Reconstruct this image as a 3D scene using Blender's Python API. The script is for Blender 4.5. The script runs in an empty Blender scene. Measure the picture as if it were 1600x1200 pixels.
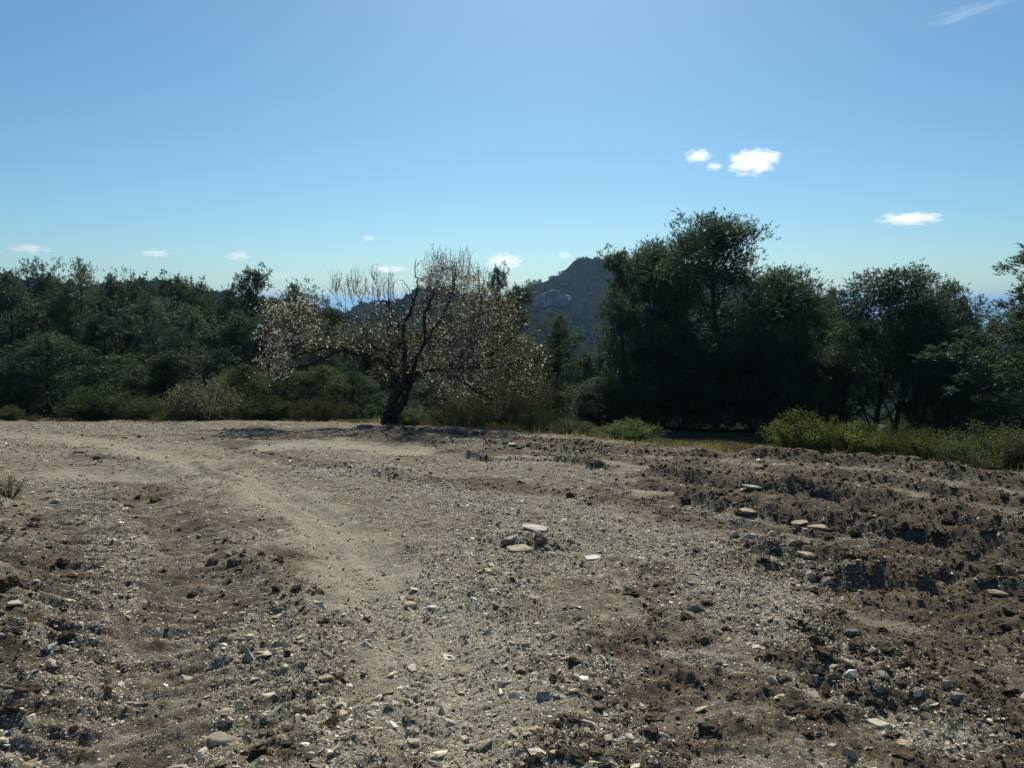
import bpy, bmesh, math, random
import numpy as np
from mathutils import Vector, Matrix

# ------------------------------------------------------------------ camera, light, exposure
S = bpy.context.scene
COL = S.collection
rad = math.radians
F_PX = 1232.0            # focal length in the photograph's pixels (1600 wide)
PITCH = rad(-6.0)
CAM_H = 1.7
cam_d = bpy.data.cameras.new('camera'); cam = bpy.data.objects.new('camera', cam_d); COL.objects.link(cam)
cam.location = (0, 0, CAM_H); cam.rotation_euler = (rad(84), 0, 0)
cam_d.sensor_width = 36; cam_d.lens = 36 * F_PX / 1600
cam_d.clip_start = 0.05; cam_d.clip_end = 60000
S.camera = cam

SUN_EL, SUN_AZ = rad(39), rad(3)
world = bpy.data.worlds.new('World'); S.world = world; world.use_nodes = True
wn = world.node_tree; wn.nodes.clear()
sky = wn.nodes.new('ShaderNodeTexSky'); sky.sky_type = 'NISHITA'; sky.sun_disc = False
sky.sun_elevation = SUN_EL; sky.sun_rotation = SUN_AZ
sky.air_density = .95; sky.dust_density = .5; sky.ozone_density = 8.0; sky.altitude = 0
bg = wn.nodes.new('ShaderNodeBackground'); bg.inputs[1].default_value = 0.10
wb = wn.nodes.new('ShaderNodeMix'); wb.data_type = 'RGBA'; wb.blend_type = 'MULTIPLY'; wb.inputs[0].default_value = 1; wb.inputs[7].default_value = (.77, .955, .90, 1)   # the camera's cool white balance
wo = wn.nodes.new('ShaderNodeOutputWorld')
wn.links.new(sky.outputs[0], wb.inputs[6]); wn.links.new(wb.outputs[2], bg.inputs[0]); wn.links.new(bg.outputs[0], wo.inputs[0])
sun_d = bpy.data.lights.new('sun', 'SUN'); sun_d.energy = 5.0; sun_d.angle = rad(0.5); sun_d.color = (1, .93, .79)
sun = bpy.data.objects.new('sun', sun_d); COL.objects.link(sun)
sun.rotation_euler = (-(math.pi / 2 - SUN_EL), 0, -SUN_AZ); sun.location = (0, 0, 30)
S.view_settings.view_transform = 'Standard'; S.view_settings.look = 'None'
S.view_settings.exposure = 0.0; S.view_settings.gamma = 1; S.view_settings.use_curve_mapping = False
S.render.engine = 'CYCLES'
cy = S.cycles
cy.use_denoising = True
try: cy.denoiser = 'OPENIMAGEDENOISE'; cy.denoising_input_passes = 'RGB_ALBEDO_NORMAL'; cy.denoising_prefilter = 'ACCURATE'
except Exception: pass
cy.max_bounces = 5; cy.diffuse_bounces = 3; cy.glossy_bounces = 2; cy.transmission_bounces = 3
cy.volume_bounces = 3; cy.transparent_max_bounces = 6; cy.use_adaptive_sampling = True; cy.adaptive_threshold = 0.01

R = np.random.RandomState(7)

# ------------------------------------------------------------------ numpy noise
def _h(ix, iy, seed):
    n = (ix.astype(np.int64) * 374761393 + iy.astype(np.int64) * 668265263 + seed * 1442695041) & 0xffffffff
    n = ((n ^ (n >> 13)) * 1274126177) & 0xffffffff
    n = (n ^ (n >> 16)) * 2246822519 & 0xffffffff
    return ((n ^ (n >> 15)) & 0xffffff) / float(0x1000000)
def perlin(x, y, seed=0):
    x = np.asarray(x, float); y = np.asarray(y, float)
    x0 = np.floor(x); y0 = np.floor(y); fx = x - x0; fy = y - y0
    u = fx * fx * fx * (fx * (fx * 6 - 15) + 10); v = fy * fy * fy * (fy * (fy * 6 - 15) + 10)
    def g(ix, iy, dx, dy):
        a = _h(ix, iy, seed) * 2 * np.pi
        return np.cos(a) * dx + np.sin(a) * dy
    a = g(x0, y0, fx, fy); b = g(x0 + 1, y0, fx - 1, fy); c = g(x0, y0 + 1, fx, fy - 1); d = g(x0 + 1, y0 + 1, fx - 1, fy - 1)
    return (a + (b - a) * u) * (1 - v) + (c + (d - c) * u) * v
def fbm(x, y, seed=0, o=4, lac=2.03, gain=.5):
    t = 0; a = 1
    for i in range(o):
        t = t + a * perlin(x, y, seed + i * 17); x = x * lac; y = y * lac; a *= gain
    return t
def lumps(x, y, cell, seed, fill=.8):
    """rounded clods: for every point the highest bump of the surrounding cells, 0..1"""
    X = x / cell; Y = y / cell; ix = np.floor(X); iy = np.floor(Y); best = np.zeros_like(X)
    for dx in (-1, 0, 1):
        for dy in (-1, 0, 1):
            cx = ix + dx; cyy = iy + dy
            px = cx + _h(cx, cyy, seed); py = cyy + _h(cx, cyy, seed + 5); s = _h(cx, cyy, seed + 9)
            r = .25 + .5 * s * fill
            d2 = ((X - px) ** 2 + (Y - py) ** 2) / (r * r)
            best = np.maximum(best, np.clip(1 - d2, 0, 1) ** .8 * r * 1.3)
    return best
def sstep(a, b, x):
    t = np.clip((x - a) / (b - a), 0, 1); return t * t * (3 - 2 * t)

# ------------------------------------------------------------------ from a place in the photograph to the ground
SLOPE = 0.075
def ray(px, py):
    a = np.arctan((np.asarray(py, float) - 600) / F_PX)
    x = (np.asarray(px, float) - 800) / F_PX; z = -(np.asarray(py, float) - 600) / F_PX
    c, s = math.cos(PITCH), math.sin(PITCH)
    return x, c - s * z, s + c * z          # direction with forward component ~1
def gnd(px, py):
    x, y, z = ray(px, py)
    t = -CAM_H / (z + SLOPE * y)
    return x * t, y * t
def at(px, py, dist):
    x, y, z = ray(px, py); t = dist / y
    return x * t, dist, CAM_H + z * t

EX = np.array([-90, -60, -30, -14, -8, -3, 0, 3, 5, 7.5, 12, 20, 30, 60, 90.])
EY = np.array([24, 24, 22.6, 21.8, 21.6, 20.8, 18.6, 15.3, 13.4, 11.8, 9.4, 5, -2, -20, -35.])
def edge(x): return np.interp(x, EX, EY)
def beyond(x, y): return (y - edge(x)) * np.where(np.asarray(x) > -3, .86, 1.0)

def ridge_fn(pxs, pys, Y):
    pxs = np.array(pxs, float); pys = np.array(pys, float)
    xs, ys, zs = at(pxs, pys, Y)
    return xs, zs
RIDGES = [
    # silhouette in the photograph, distance, front depth, back depth, roughness
    (ridge_fn([560, 760, 780, 800, 820, 850, 872, 886, 896, 906, 960, 1000, 1100, 1200, 1250, 1300, 1450],
              [474, 474, 468, 458, 450, 440, 430, 418, 407, 404, 404, 406, 416, 450, 474, 490, 520], 900), 900, 420, 260, 1.0),
    (ridge_fn([560, 600, 622, 640, 655, 672, 695, 730, 780, 830, 900],
              [500, 484, 471, 460, 452, 450, 455, 463, 470, 478, 492], 620), 620, 200, 150, .8),
    (ridge_fn([-500, -200, 0, 40, 70, 120, 170, 195, 215, 245, 270, 300, 350, 400, 450, 480, 520, 560],
              [456, 438, 432, 438, 447, 452, 452, 447, 443, 443, 446, 458, 461, 467, 475, 482, 490, 504], 420), 420, 230, 200, .7),
]
def terrain(x, y, rough=True):
    x = np.asarray(x, float); y = np.asarray(y, float)
    plane = -SLOPE * np.clip(y, -40, 26)
    s = np.clip(beyond(x, y), 0, None)
    right = sstep(-2, 4, x)
    flat = 3 + 7 * right
    fall = .04 * s + .21 * np.clip(s - flat, 0, 70) + .03 * np.clip(s - 90, 0, 260)
    z = plane - fall
    d = np.hypot(x, y)
    z = z - 42 * sstep(900, 3000, d)
    if rough: z = z + fbm(x / 14, y / 14, 3, 3) * .9 * sstep(4, 30, s) + fbm(x / 90, y / 90, 9, 4) * 7 * sstep(40, 200, s) * (1 - sstep(900, 2500, d))
    base = z
    for (xs, zs), Y, df, db, rg in RIDGES:
        scale = Y / np.maximum(y, 1)
        top = np.interp(x, xs, zs, left=-60, right=-60)
        dy = y - Y
        t = np.where(dy < 0, -dy / df, dy / db)
        prof = 1 - sstep(0, 1, t) if rg < .9 else 1 - sstep(0.0, 1, t) ** .8
        hgt = top + (fbm(x / 60, y / 60, 21, 4) * 5 * rg) * sstep(.02, .3, t)
        cand = base + (hgt - base) * prof
        z = np.maximum(z, np.where(top > base, cand, base))
    return z

# strokes on the worked ground, in the photograph's pixels: points, width (m), amount
BROWN = [
    ([(150, 1200), (200, 1080), (300, 950), (330, 880), (270, 810), (200, 755)], .75, .62),
    ([(420, 1200), (330, 1080), (330, 960)], .35, .5),
    ([(360, 690), (430, 712), (560, 735), (700, 750), (850, 765), (1000, 790), (1150, 830), (1350, 900), (1600, 1000)], .42, .8),
    ([(560, 690), (700, 700), (850, 712), (1000, 722), (1200, 735), (1400, 755), (1650, 790)], .9, 1.0),
    ([(350, 683), (450, 684), (620, 680), (800, 688), (1000, 702), (1200, 715), (1400, 728), (1650, 755)], .8, 1.0),
    ([(1050, 760), (1200, 790), (1400, 825), (1650, 870)], 1.0, 1.0),
    ([(1250, 880), (1400, 930), (1650, 960)], .9, .9),
    ([(1180, 745), (1330, 785), (1480, 830), (1680, 900)], 1.7, .95), ([(1420, 960), (1680, 1040)], .9, .9),
    ([(1350, 1000), (1650, 1060)], .8, .8),
    ([(-100, 690), (100, 681), (360, 681), (520, 676)], .35, .7), ([(330, 672), (600, 672), (760, 682), (900, 694)], .5, .95), ([(-50, 700), (120, 700), (300, 712)], .25, .5),
    ([(850, 1060), (1000, 1010), (1080, 950), (1000, 890)], .35, .55),
    ([(930, 1130), (1100, 1080), (1300, 1130), (1500, 1200), (1650, 1230)], .5, .85),
    ([(1000, 1180), (1200, 1120)], .3, .6),
    ([(0, 900), (60, 960), (40, 1080)], .4, .55),
    ([(60, 800), (130, 850), (120, 950)], .5, .5),
    ([(310, 725), (345, 742), (365, 752)], .22, .9),
]
DRY = [
    ([(740, 1230), (700, 1050), (640, 950), (560, 880), (500, 810), (400, 760), (270, 712), (100, 684), (-100, 676)], .5, .85),
    ([(560, 745), (420, 715), (250, 695), (0, 674)], .3, .4),
    ([(440, 697), (520, 694), (640, 702)], .75, 1.0),
    ([(760, 712), (860, 717), (960, 724), (1050, 737)], .35, 1.0),
    ([(1000, 768), (1100, 775), (1220, 790), (1350, 812)], .28, .9),
    ([(1150, 755), (1230, 760)], .2, .9),
    ([(100, 738), (240, 745)], .55, .8),
    ([(1220, 930), (1400, 985)], .22, .6),
]
GRAV = [
    ([(20, 1230), (90, 1080), (150, 960), (185, 880), (160, 800), (110, 750)], .3, 1.0),
    ([(400, 1230), (420, 1080), (390, 960)], .28, .8),
    ([(560, 1230), (520, 1120), (480, 1010)], .3, .8),
    ([(830, 1230), (780, 1100), (720, 1000), (690, 930), (830, 850), (760, 790), (640, 750), (520, 730)], .6, .95),
    ([(1180, 850), (1280, 900), (1160, 960), (1280, 1000), (1380, 1080), (1480, 1120)], .4, 1.0),
    ([(860, 800), (1000, 850), (1150, 920)], .7, .8),
    ([(900, 1200), (880, 1100)], .3, .5),
]
HIGH = [  # ridges and berms: points, width, height
    ([(735, 714), (800, 718), (870, 722), (935, 733)], .15, .13),
    ([(1030, 742), (1150, 762), (1240, 772), (1270, 770), (1400, 790), (1500, 812), (1650, 840)], .2, .17),
    ([(560, 668), (760, 680), (940, 697)], .15, .08), ([(1300, 745), (1450, 768), (1650, 800)], .16, .13), ([(1180, 860), (1300, 868), (1450, 895), (1650, 915)], .16, .1),
    ([(1080, 782), (1180, 803), (1300, 820), (1400, 838), (1500, 850), (1650, 880)], .22, .19),
    ([(1180, 712), (1290, 722), (1400, 732), (1480, 745), (1650, 765)], .28, .2),
    ([(1330, 905), (1380, 908), (1430, 920)], .16, .17),
    ([(1310, 985), (1370, 1010), (1420, 1070), (1500, 1100), (1620, 1150)], .2, .05),
    ([(1520, 930), (1650, 945)], .16, .14),
    ([(1240, 1035), (1310, 1060), (1360, 1085)], .14, .05),
    ([(115, 715), (160, 716), (210, 722)], .15, .07),
    ([(305, 725), (345, 742), (370, 752)], .12, .05),
    ([(470, 1160), (500, 1060), (480, 980), (430, 900)], .16, .05),
    ([(370, 868), (430, 895)], .14, .05),
    ([(-60, 760), (20, 830), (20, 930), (-20, 1020)], .3, .12),
    ([(780, 845), (850, 850)], .2, .04),
    ([(380, 705), (460, 722), (560, 738), (700, 752)], .16, .06),
    ([(640, 690), (760, 694), (960, 706), (1120, 716)], .2, .1),
    ([(870, 1170), (1000, 1190)], .2, .03),
]
LOW = [
    ([(1280, 780), (1450, 815), (1650, 850)], .16, .07), ([(1220, 735), (1400, 750), (1650, 785)], .18, .07), ([(1150, 815), (1350, 850), (1650, 900)], .15, .07),
    ([(1000, 765), (1120, 775), (1230, 790), (1400, 812), (1650, 855)], .22, .08),
    ([(760, 716), (900, 722), (1050, 738), (1150, 750)], .22, .05),
    ([(150, 1200), (210, 1070), (310, 940), (300, 860), (230, 780)], .35, .05),
    ([(740, 1230), (690, 1040), (600, 920), (500, 815), (400, 762)], .3, .035),
    ([(100, 738), (240, 745)], .5, .05),
    ([(1250, 905), (1400, 960), (1600, 1000)], .3, .05),
]
def conv(strokes): return [([gnd(*p) for p in pts], w, a) for pts, w, a in strokes]
BROWN, DRY, GRAV, HIGH, LOW = map(conv, (BROWN, DRY, GRAV, HIGH, LOW))
HIGH = [(p, w * 1.15, a * 1.0) for p, w, a in HIGH]
def dist_line(x, y, pts):
    best = np.full(x.shape, 1e9)
    for (ax, ay), (bx, by) in zip(pts, pts[1:]):
        vx, vy = bx - ax, by - ay; L = vx * vx + vy * vy
        t = np.clip(((x - ax) * vx + (y - ay) * vy) / L, 0, 1)
        best = np.minimum(best, (x - ax - t * vx) ** 2 + (y - ay - t * vy) ** 2)
    return np.sqrt(best)
def mask(x, y, strokes, seed, soft=1.0):
    m = np.zeros(x.shape)
    wob = 1 + 1.1 * fbm(x / .7, y / .7, seed, 3)
    for pts, w, a in strokes:
        d = dist_line(x, y, pts)
        m = np.maximum(m, a * (1 - sstep(.35, 1.25 * soft, d / (w * np.clip(wob, .3, 2)))))
    return m
def masks(x, y):
    br = mask(x, y, BROWN, 31); dr = mask(x, y, DRY, 41); gr = mask(x, y, GRAV, 51)
    br = np.clip(br + (.6 * fbm(x / 1.1, y / 1.1, 61, 4) + .75 * fbm(x / .35, y / .22, 62, 3) + .06) * (1 - dr * .7), 0, 1)
    br = np.clip(br - dr * .6, 0, 1)
    rid = mask(x, y, [(p, w * 1.3, 1.0) for p, w, a in HIGH if a > .045], 33); br = np.maximum(br, rid * sstep(.6, 1.4, x))
    gr = np.clip(gr + .36 + .75 * fbm(x / .8, y / .8, 71, 3) + .5 * fbm(x / .25, y / .25, 72, 2) - dr * .55 - br * .45, 0.04, 1)
    return br, dr, gr
def detail(x, y, br, dr, gr):
    """relief of the worked ground near the camera"""
    r = np.hypot(x, y)
    keep = 1 - sstep(24, 34, r)
    s = beyond(x, y); plat = 1 - sstep(-.2, 1.5, s)
    z = fbm(x / 2.2, y / 2.2, 81, 3) * .07 + fbm(x / .55, y / .55, 82, 3) * .03
    for pts, w, a in HIGH:
        d = dist_line(x, y, pts)
        z = z + a * (1 - sstep(0, 1.25, d / w)) * (.9 + .35 * fbm(x / .5, y / .5, 83, 3))
    for pts, w, a in LOW:
        z = z - a * (1 - sstep(.3, 1.2, dist_line(x, y, pts) / w))
    # bars pressed by a bulldozer's tracks, left and right
    f1 = 1 - sstep(5, 9, r); f2 = 1 - sstep(11, 18, r)
    tl = 1 - sstep(.25, .55, dist_line(x, y, [gnd(20, 1180), gnd(90, 900), gnd(130, 780)]))
    z = z + tl * (.016 + .02 * fbm(x / .5, y / .3, 8, 2)) * np.sin((y + .12 * x + .05 * fbm(x * 2, y * 2, 3, 2)) * 2 * np.pi / .19)
    tr = 1 - sstep(.3, .6, dist_line(x, y, [gnd(330, 1200), gnd(330, 950), gnd(280, 830)]))
    z = z + tr * .010 * np.sin((y - .3 * x) * 2 * np.pi / .17 + 3 * fbm(x, y, 5, 2))
    for q in (0, 1):
        off = (-.16, .16)[q]; pts = [(a + off, b_) for a, b_ in DRY[0][0]]
        wl = 1 - sstep(.06, .14, dist_line(x, y, pts)); z = z - wl * .012 + wl * .006 * np.sin((y + (.5 - q) * x) * 2 * np.pi / .09) * (1 - sstep(6, 12, r))
    bb = br * plat
    calm = .35 + .65 * sstep(-.9, .6, x)
    amp = bb * calm * (.45 + .55 * sstep(-.15, .35, fbm(x / .9, y / .9, 84, 2))) * (1 - dr)
    z = z + amp * (lumps(x, y, .3, 91) * .028 + lumps(x, y, .13, 92) * .045 * f2 + lumps(x, y, .06, 93) * .03 * f1)
    z = z + (1 - dr * .8) * (.35 + gr) * (lumps(x, y, .085, 94) * .014 * (f1 * .5 + f2 * .5) + lumps(x, y, .045, 95) * .016 * f1)
    z = z + (perlin(x / .2, y / .2, 96) * .022 + perlin(x / .1, y / .1, 97) * .014 * f2 + fbm(x / .05, y / .05, 98, 2) * .010 * f1) * (1 - .6 * dr)
    return z * keep
def ground_z(x, y):
    x = np.asarray(x, float); y = np.asarray(y, float)
    br, dr, gr = masks(x, y)
    return terrain(x, y) + detail(x, y, br, dr, gr)

# ------------------------------------------------------------------ mesh helpers
def mk(name, V, F, mats, parent=None, cols=None, smooth=False, attrs=None, link=True, mi=None):
    me = bpy.data.meshes.new(name)
    V = np.ascontiguousarray(V, dtype=np.float32); F = np.ascontiguousarray(F, dtype=np.int32)
    k = F.shape[1]; n = len(F)
    me.vertices.add(len(V)); me.vertices.foreach_set('co', V.ravel())
    me.loops.add(n * k); me.loops.foreach_set('vertex_index', F.ravel())
    me.polygons.add(n); me.polygons.foreach_set('loop_start', np.arange(0, n * k, k, dtype=np.int32))
    me.polygons.foreach_set('use_smooth', np.full(n, smooth, dtype=bool))
    if not isinstance(mats, (list, tuple)): mats = [mats]
    for m in mats: me.materials.append(m)
    if mi is not None: me.polygons.foreach_set('material_index', np.ascontiguousarray(mi, dtype=np.int32))
    me.update(calc_edges=True)
    if cols is not None:
        a = me.color_attributes.new('Col', 'FLOAT_COLOR', 'POINT')
        c = np.ones((len(V), 4), np.float32); c[:, :3] = cols; a.data.foreach_set('color', c.ravel())
    for an, arr in (attrs or {}).items():
        a = me.attributes.new(an, 'FLOAT', 'POINT'); a.data.foreach_set('value', np.ascontiguousarray(arr, dtype=np.float32))
    if not link: return me
    o = bpy.data.objects.new(name, me); COL.objects.link(o)
    if parent is not None: o.parent = parent
    return o
def inst(name, me, parent=None, loc=(0, 0, 0), rot=(0, 0, 0), sc=(1, 1, 1)):
    o = bpy.data.objects.new(name, me); COL.objects.link(o); o.parent = parent
    o.location = loc; o.rotation_euler = rot; o.scale = sc; return o
def root(name, loc, rz=0):
    o = bpy.data.objects.new(name, None); COL.objects.link(o); o.location = loc; o.rotation_euler = (0, 0, rz)
    o.empty_display_size = .2; return o
def tag(o, label=None, cat=None, group=None, kind=None):
    if label: o['label'] = label
    if cat: o['category'] = cat
    if group: o['group'] = group
    if kind: o['kind'] = kind
    return o
class Acc:
    def __init__(s): s.v = []; s.f = []; s.n = 0
    def add(s, V, F):
        s.v.append(np.asarray(V, float)); s.f.append(np.asarray(F, int) + s.n); s.n += len(V)
    def get(s): return np.concatenate(s.v), np.concatenate(s.f)
def tube(acc, P, Rr, sides=6, wob=0, rs=None):
    P = np.asarray(P, float); n = len(P); Rr = np.broadcast_to(np.asarray(Rr, float), (n,))
    T = np.gradient(P, axis=0); T /= np.linalg.norm(T, axis=1, keepdims=True) + 1e-9
    up = np.array([.31, .2, .93]); 
    A = np.cross(T, up); A /= np.linalg.norm(A, axis=1, keepdims=True) + 1e-9; B = np.cross(T, A)
    an = np.arange(sides) * 2 * np.pi / sides
    rr = Rr[:, None] * (1 + (wob * (rs.rand(n, sides) - .5) if wob else 0))
    V = P[:, None, :] + rr[..., None] * (np.cos(an)[None, :, None] * A[:, None, :] + np.sin(an)[None, :, None] * B[:, None, :])
    V = V.reshape(-1, 3)
    i, j = np.meshgrid(np.arange(n - 1), np.arange(sides), indexing='ij'); i = i.ravel(); j = j.ravel(); k = (j + 1) % sides
    a = i * sides + j; b = i * sides + k; c = b + sides; d = a + sides
    acc.add(V, np.concatenate([np.stack([a, b, c], 1), np.stack([a, c, d], 1)]))
def unit(v): return v / (np.linalg.norm(v, axis=-1, keepdims=True) + 1e-9)
def curve_pts(a, b, n, bend, rs):
    a = np.asarray(a, float); b = np.asarray(b, float); t = np.linspace(0, 1, n)[:, None]
    L = np.linalg.norm(b - a); o1 = rs.normal(size=3) * bend * L; o2 = rs.normal(size=3) * bend * L * .5
    return a + (b - a) * t + o1 * np.sin(np.pi * t) + o2 * np.sin(2 * np.pi * t)
def blades(P, D, L, W, rs):
    """one thin triangle per entry"""
    s = unit(np.cross(D, rs.normal(size=D.shape)))
    V = np.stack([P - s * W[:, None], P + s * W[:, None], P + D * L[:, None]], 1).reshape(-1, 3)
    return V, np.arange(len(V)).reshape(-1, 3)
def leafs(P, D, L, W, rs):
    """one folded four-cornered leaf per entry"""
    s = unit(np.cross(D, rs.normal(size=D.shape))); nrm = np.cross(s, D)
    m = P + D * (L * .45)[:, None]
    V = np.stack([P, m - s * W[:, None] + nrm * (W * .3)[:, None], P + D * L[:, None], m + s * W[:, None] + nrm * (W * .3)[:, None]], 1).reshape(-1, 3)
    b = np.arange(len(P))[:, None] * 4
    return V, np.concatenate([b + [0, 1, 2], b + [0, 2, 3]])

# ------------------------------------------------------------------ materials
def mat(name, rough=.9):
    m = bpy.data.materials.new(name); m.use_nodes = True; nt = m.node_tree; nt.nodes.clear()
    out = nt.nodes.new('ShaderNodeOutputMaterial'); b = nt.nodes.new('ShaderNodeBsdfPrincipled')
    b.inputs['Roughness'].default_value = rough; b.inputs['Specular IOR Level'].default_value = .14
    nt.links.new(b.outputs[0], out.inputs[0]); return m, nt, b, out
def N(nt, t, **kw):
    n = nt.nodes.new('ShaderNode' + t)
    for k, v in kw.items(): setattr(n, k, v)
    return n
def noise(nt, vec, scale, det=4, rough=.55):
    n = N(nt, 'TexNoise'); n.inputs['Scale'].default_value = scale; n.inputs['Detail'].default_value = det; n.inputs['Roughness'].default_value = rough
    nt.links.new(vec, n.inputs['Vector']); return n.outputs[0]
def ramp(nt, fac, stops):
    r = N(nt, 'ValToRGB'); e = r.color_ramp.elements
    while len(e) < len(stops): e.new(.5)
    for q, (p, c) in zip(e, stops): q.position = p; q.color = (*c, 1) if len(c) == 3 else c
    nt.links.new(fac, r.inputs[0]); return r.outputs[0]
def mix(nt, fac, a, b, mode='MIX'):
    m = N(nt, 'Mix', data_type='RGBA', blend_type=mode)
    for s, v in ((0, fac), (6, a), (7, b)):
        if isinstance(v, (float, int)): m.inputs[s].default_value = v
        elif isinstance(v, tuple): m.inputs[s].default_value = (*v, 1)
        else: nt.links.new(v, m.inputs[s])
    return m.outputs[2]
def math_(nt, op, a, b=0.0, clamp=False):
    m = N(nt, 'Math', operation=op, use_clamp=clamp)
    for s, v in ((0, a), (1, b)):
        if isinstance(v, (float, int)): m.inputs[s].default_value = v
        else: nt.links.new(v, m.inputs[s])
    return m.outputs[0]
def g3(v): return (v, v, v)

def ground_material():
    m, nt, b, out = mat('ground_soil', .95)
    tc = N(nt, 'TexCoord').outputs['Object']
    def at_(n): a = N(nt, 'Attribute'); a.attribute_name = n; return a.outputs['Fac']
    br, dr, gr, fl, hl = at_('brown'), at_('dry'), at_('gravel'), at_('litter'), at_('hill')
    n1 = noise(nt, tc, 9, 6, .7); n2 = noise(nt, tc, 60, 5, .7); n3 = noise(nt, tc, 1.3, 4)
    base = ramp(nt, n1, [(.3, (.062, .052, .034)), (.5, (.165, .142, .098)), (.72, (.42, .375, .275))])
    brown = ramp(nt, n1, [(.3, (.033, .025, .016)), (.5, (.088, .068, .044)), (.75, (.23, .18, .12))])
    rust = ramp(nt, n3, [(.45, (.095, .072, .045)), (.7, (.165, .115, .068))])
    brown = mix(nt, .35, brown, rust)
    dry = ramp(nt, n2, [(.28, (.125, .107, .072)), (.5, (.32, .288, .21)), (.75, (.56, .515, .40))])
    c = mix(nt, dr, base, dry); bf = math_(nt, 'MULTIPLY_ADD', br, 1.25); 
    nt.nodes[-1].inputs[2].default_value = -.1; nt.nodes[-1].use_clamp = True
    c = mix(nt, bf, c, brown)
    # grit: two sizes of crushed stone as colour and relief
    vor = N(nt, 'TexVoronoi', feature='F1'); vor.inputs['Scale'].default_value = 48; nt.links.new(tc, vor.inputs['Vector'])
    vor2 = N(nt, 'TexVoronoi', feature='F1'); vor2.inputs['Scale'].default_value = 120; nt.links.new(tc, vor2.inputs['Vector'])
    sep = N(nt, 'SeparateColor'); nt.links.new(vor.outputs['Color'], sep.inputs[0])
    sep2 = N(nt, 'SeparateColor'); nt.links.new(vor2.outputs['Color'], sep2.inputs[0])
    sc1 = ramp(nt, sep.outputs[0], [(0, (.08, .074, .058)), (.35, (.30, .27, .205)), (.7, (.46, .435, .355)), (1, (.82, .79, .70))])
    sc2 = ramp(nt, sep2.outputs[0], [(0, (.05, .043, .03)), (.4, (.28, .25, .18)), (.75, (.48, .45, .36)), (1, (.86, .83, .73))])
    thr = math_(nt, 'MULTIPLY', gr, .95)
    k1 = math_(nt, 'LESS_THAN', sep.outputs[1], thr); near1 = math_(nt, 'LESS_THAN', vor.outputs['Distance'], .36)
    k1 = math_(nt, 'MULTIPLY', k1, near1)
    k2 = math_(nt, 'LESS_THAN', sep2.outputs[1], math_(nt, 'MULTIPLY_ADD', gr, .6)); nt.nodes[-1].inputs[1].default_value = .5
    k2 = math_(nt, 'MULTIPLY', k2, math_(nt, 'LESS_THAN', vor2.outputs['Distance'], .42))
    notfl = math_(nt, 'SUBTRACT', 1.0, fl, True)
    k1 = math_(nt, 'MULTIPLY', k1, notfl); k2 = math_(nt, 'MULTIPLY', k2, notfl)
    k2 = math_(nt, 'MULTIPLY', k2, math_(nt, 'SUBTRACT', 1.0, math_(nt, 'MULTIPLY', br, .75)))
    c = mix(nt, k2, c, sc2); c = mix(nt, k1, c, sc1)
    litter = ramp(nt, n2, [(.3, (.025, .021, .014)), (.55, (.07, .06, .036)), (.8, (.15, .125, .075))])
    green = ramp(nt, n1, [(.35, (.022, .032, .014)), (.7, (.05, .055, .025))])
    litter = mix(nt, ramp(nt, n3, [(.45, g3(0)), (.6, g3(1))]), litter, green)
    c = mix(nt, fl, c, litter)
    nh = noise(nt, tc, .09, 8, .75); scrub = ramp(nt, nh, [(.35, (.009, .014, .008)), (.55, (.018, .026, .014)), (.68, (.034, .040, .025)), (.78, (.13, .12, .095))])
    c = mix(nt, hl, c, scrub)
    nt.links.new(math_(nt, 'MULTIPLY', math_(nt, 'SUBTRACT', 1.0, math_(nt, 'MAXIMUM', hl, fl), True), .12), b.inputs['Specular IOR Level'])
    nt.links.new(c, b.inputs['Base Color'])
    h1 = math_(nt, 'MULTIPLY', math_(nt, 'SUBTRACT', .4, vor.outputs['Distance'], True), k1)
    h2 = math_(nt, 'MULTIPLY', math_(nt, 'SUBTRACT', .42, vor2.outputs['Distance'], True), k2)
    h = math_(nt, 'ADD', math_(nt, 'MULTIPLY', h1, .022), math_(nt, 'MULTIPLY', h2, .009))
    h = math_(nt, 'ADD', h, math_(nt, 'MULTIPLY', n2, .012)); h = math_(nt, 'ADD', h, math_(nt, 'MULTIPLY', n1, .02))
    bp = N(nt, 'Bump'); bp.inputs['Strength'].default_value = .9; bp.inputs['Distance'].default_value = 1
    nt.links.new(h, bp.inputs['Height']); nt.links.new(bp.outputs[0], b.inputs['Normal'])
    return m
def stone_material(name, colattr):
    m, nt, b, out = mat(name, .75)
    tc = N(nt, 'TexCoord').outputs['Object']
    geo = N(nt, 'NewGeometry').outputs['Position']
    n1 = noise(nt, geo, 35, 5, .65); n2 = noise(nt, geo, 7, 4, .6)
    if colattr:
        a = N(nt, 'Attribute'); a.attribute_name = 'Col'; col = a.outputs['Color']
    else:
        col = N(nt, 'ObjectInfo').outputs['Color']
    c = mix(nt, 1.0, col, ramp(nt, n1, [(.3, g3(.62)), (.7, g3(1.2))]), 'MULTIPLY')
    soil = ramp(nt, n2, [(.44, g3(0)), (.62, g3(.7))])
    c = mix(nt, soil, c, (.17, .125, .08))
    nt.links.new(c, b.inputs['Base Color'])
    bp = N(nt, 'Bump'); bp.inputs['Strength'].default_value = .5; bp.inputs['Distance'].default_value = .008
    nt.links.new(n1, bp.inputs['Height']); nt.links.new(bp.outputs[0], b.inputs['Normal'])
    return m
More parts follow.
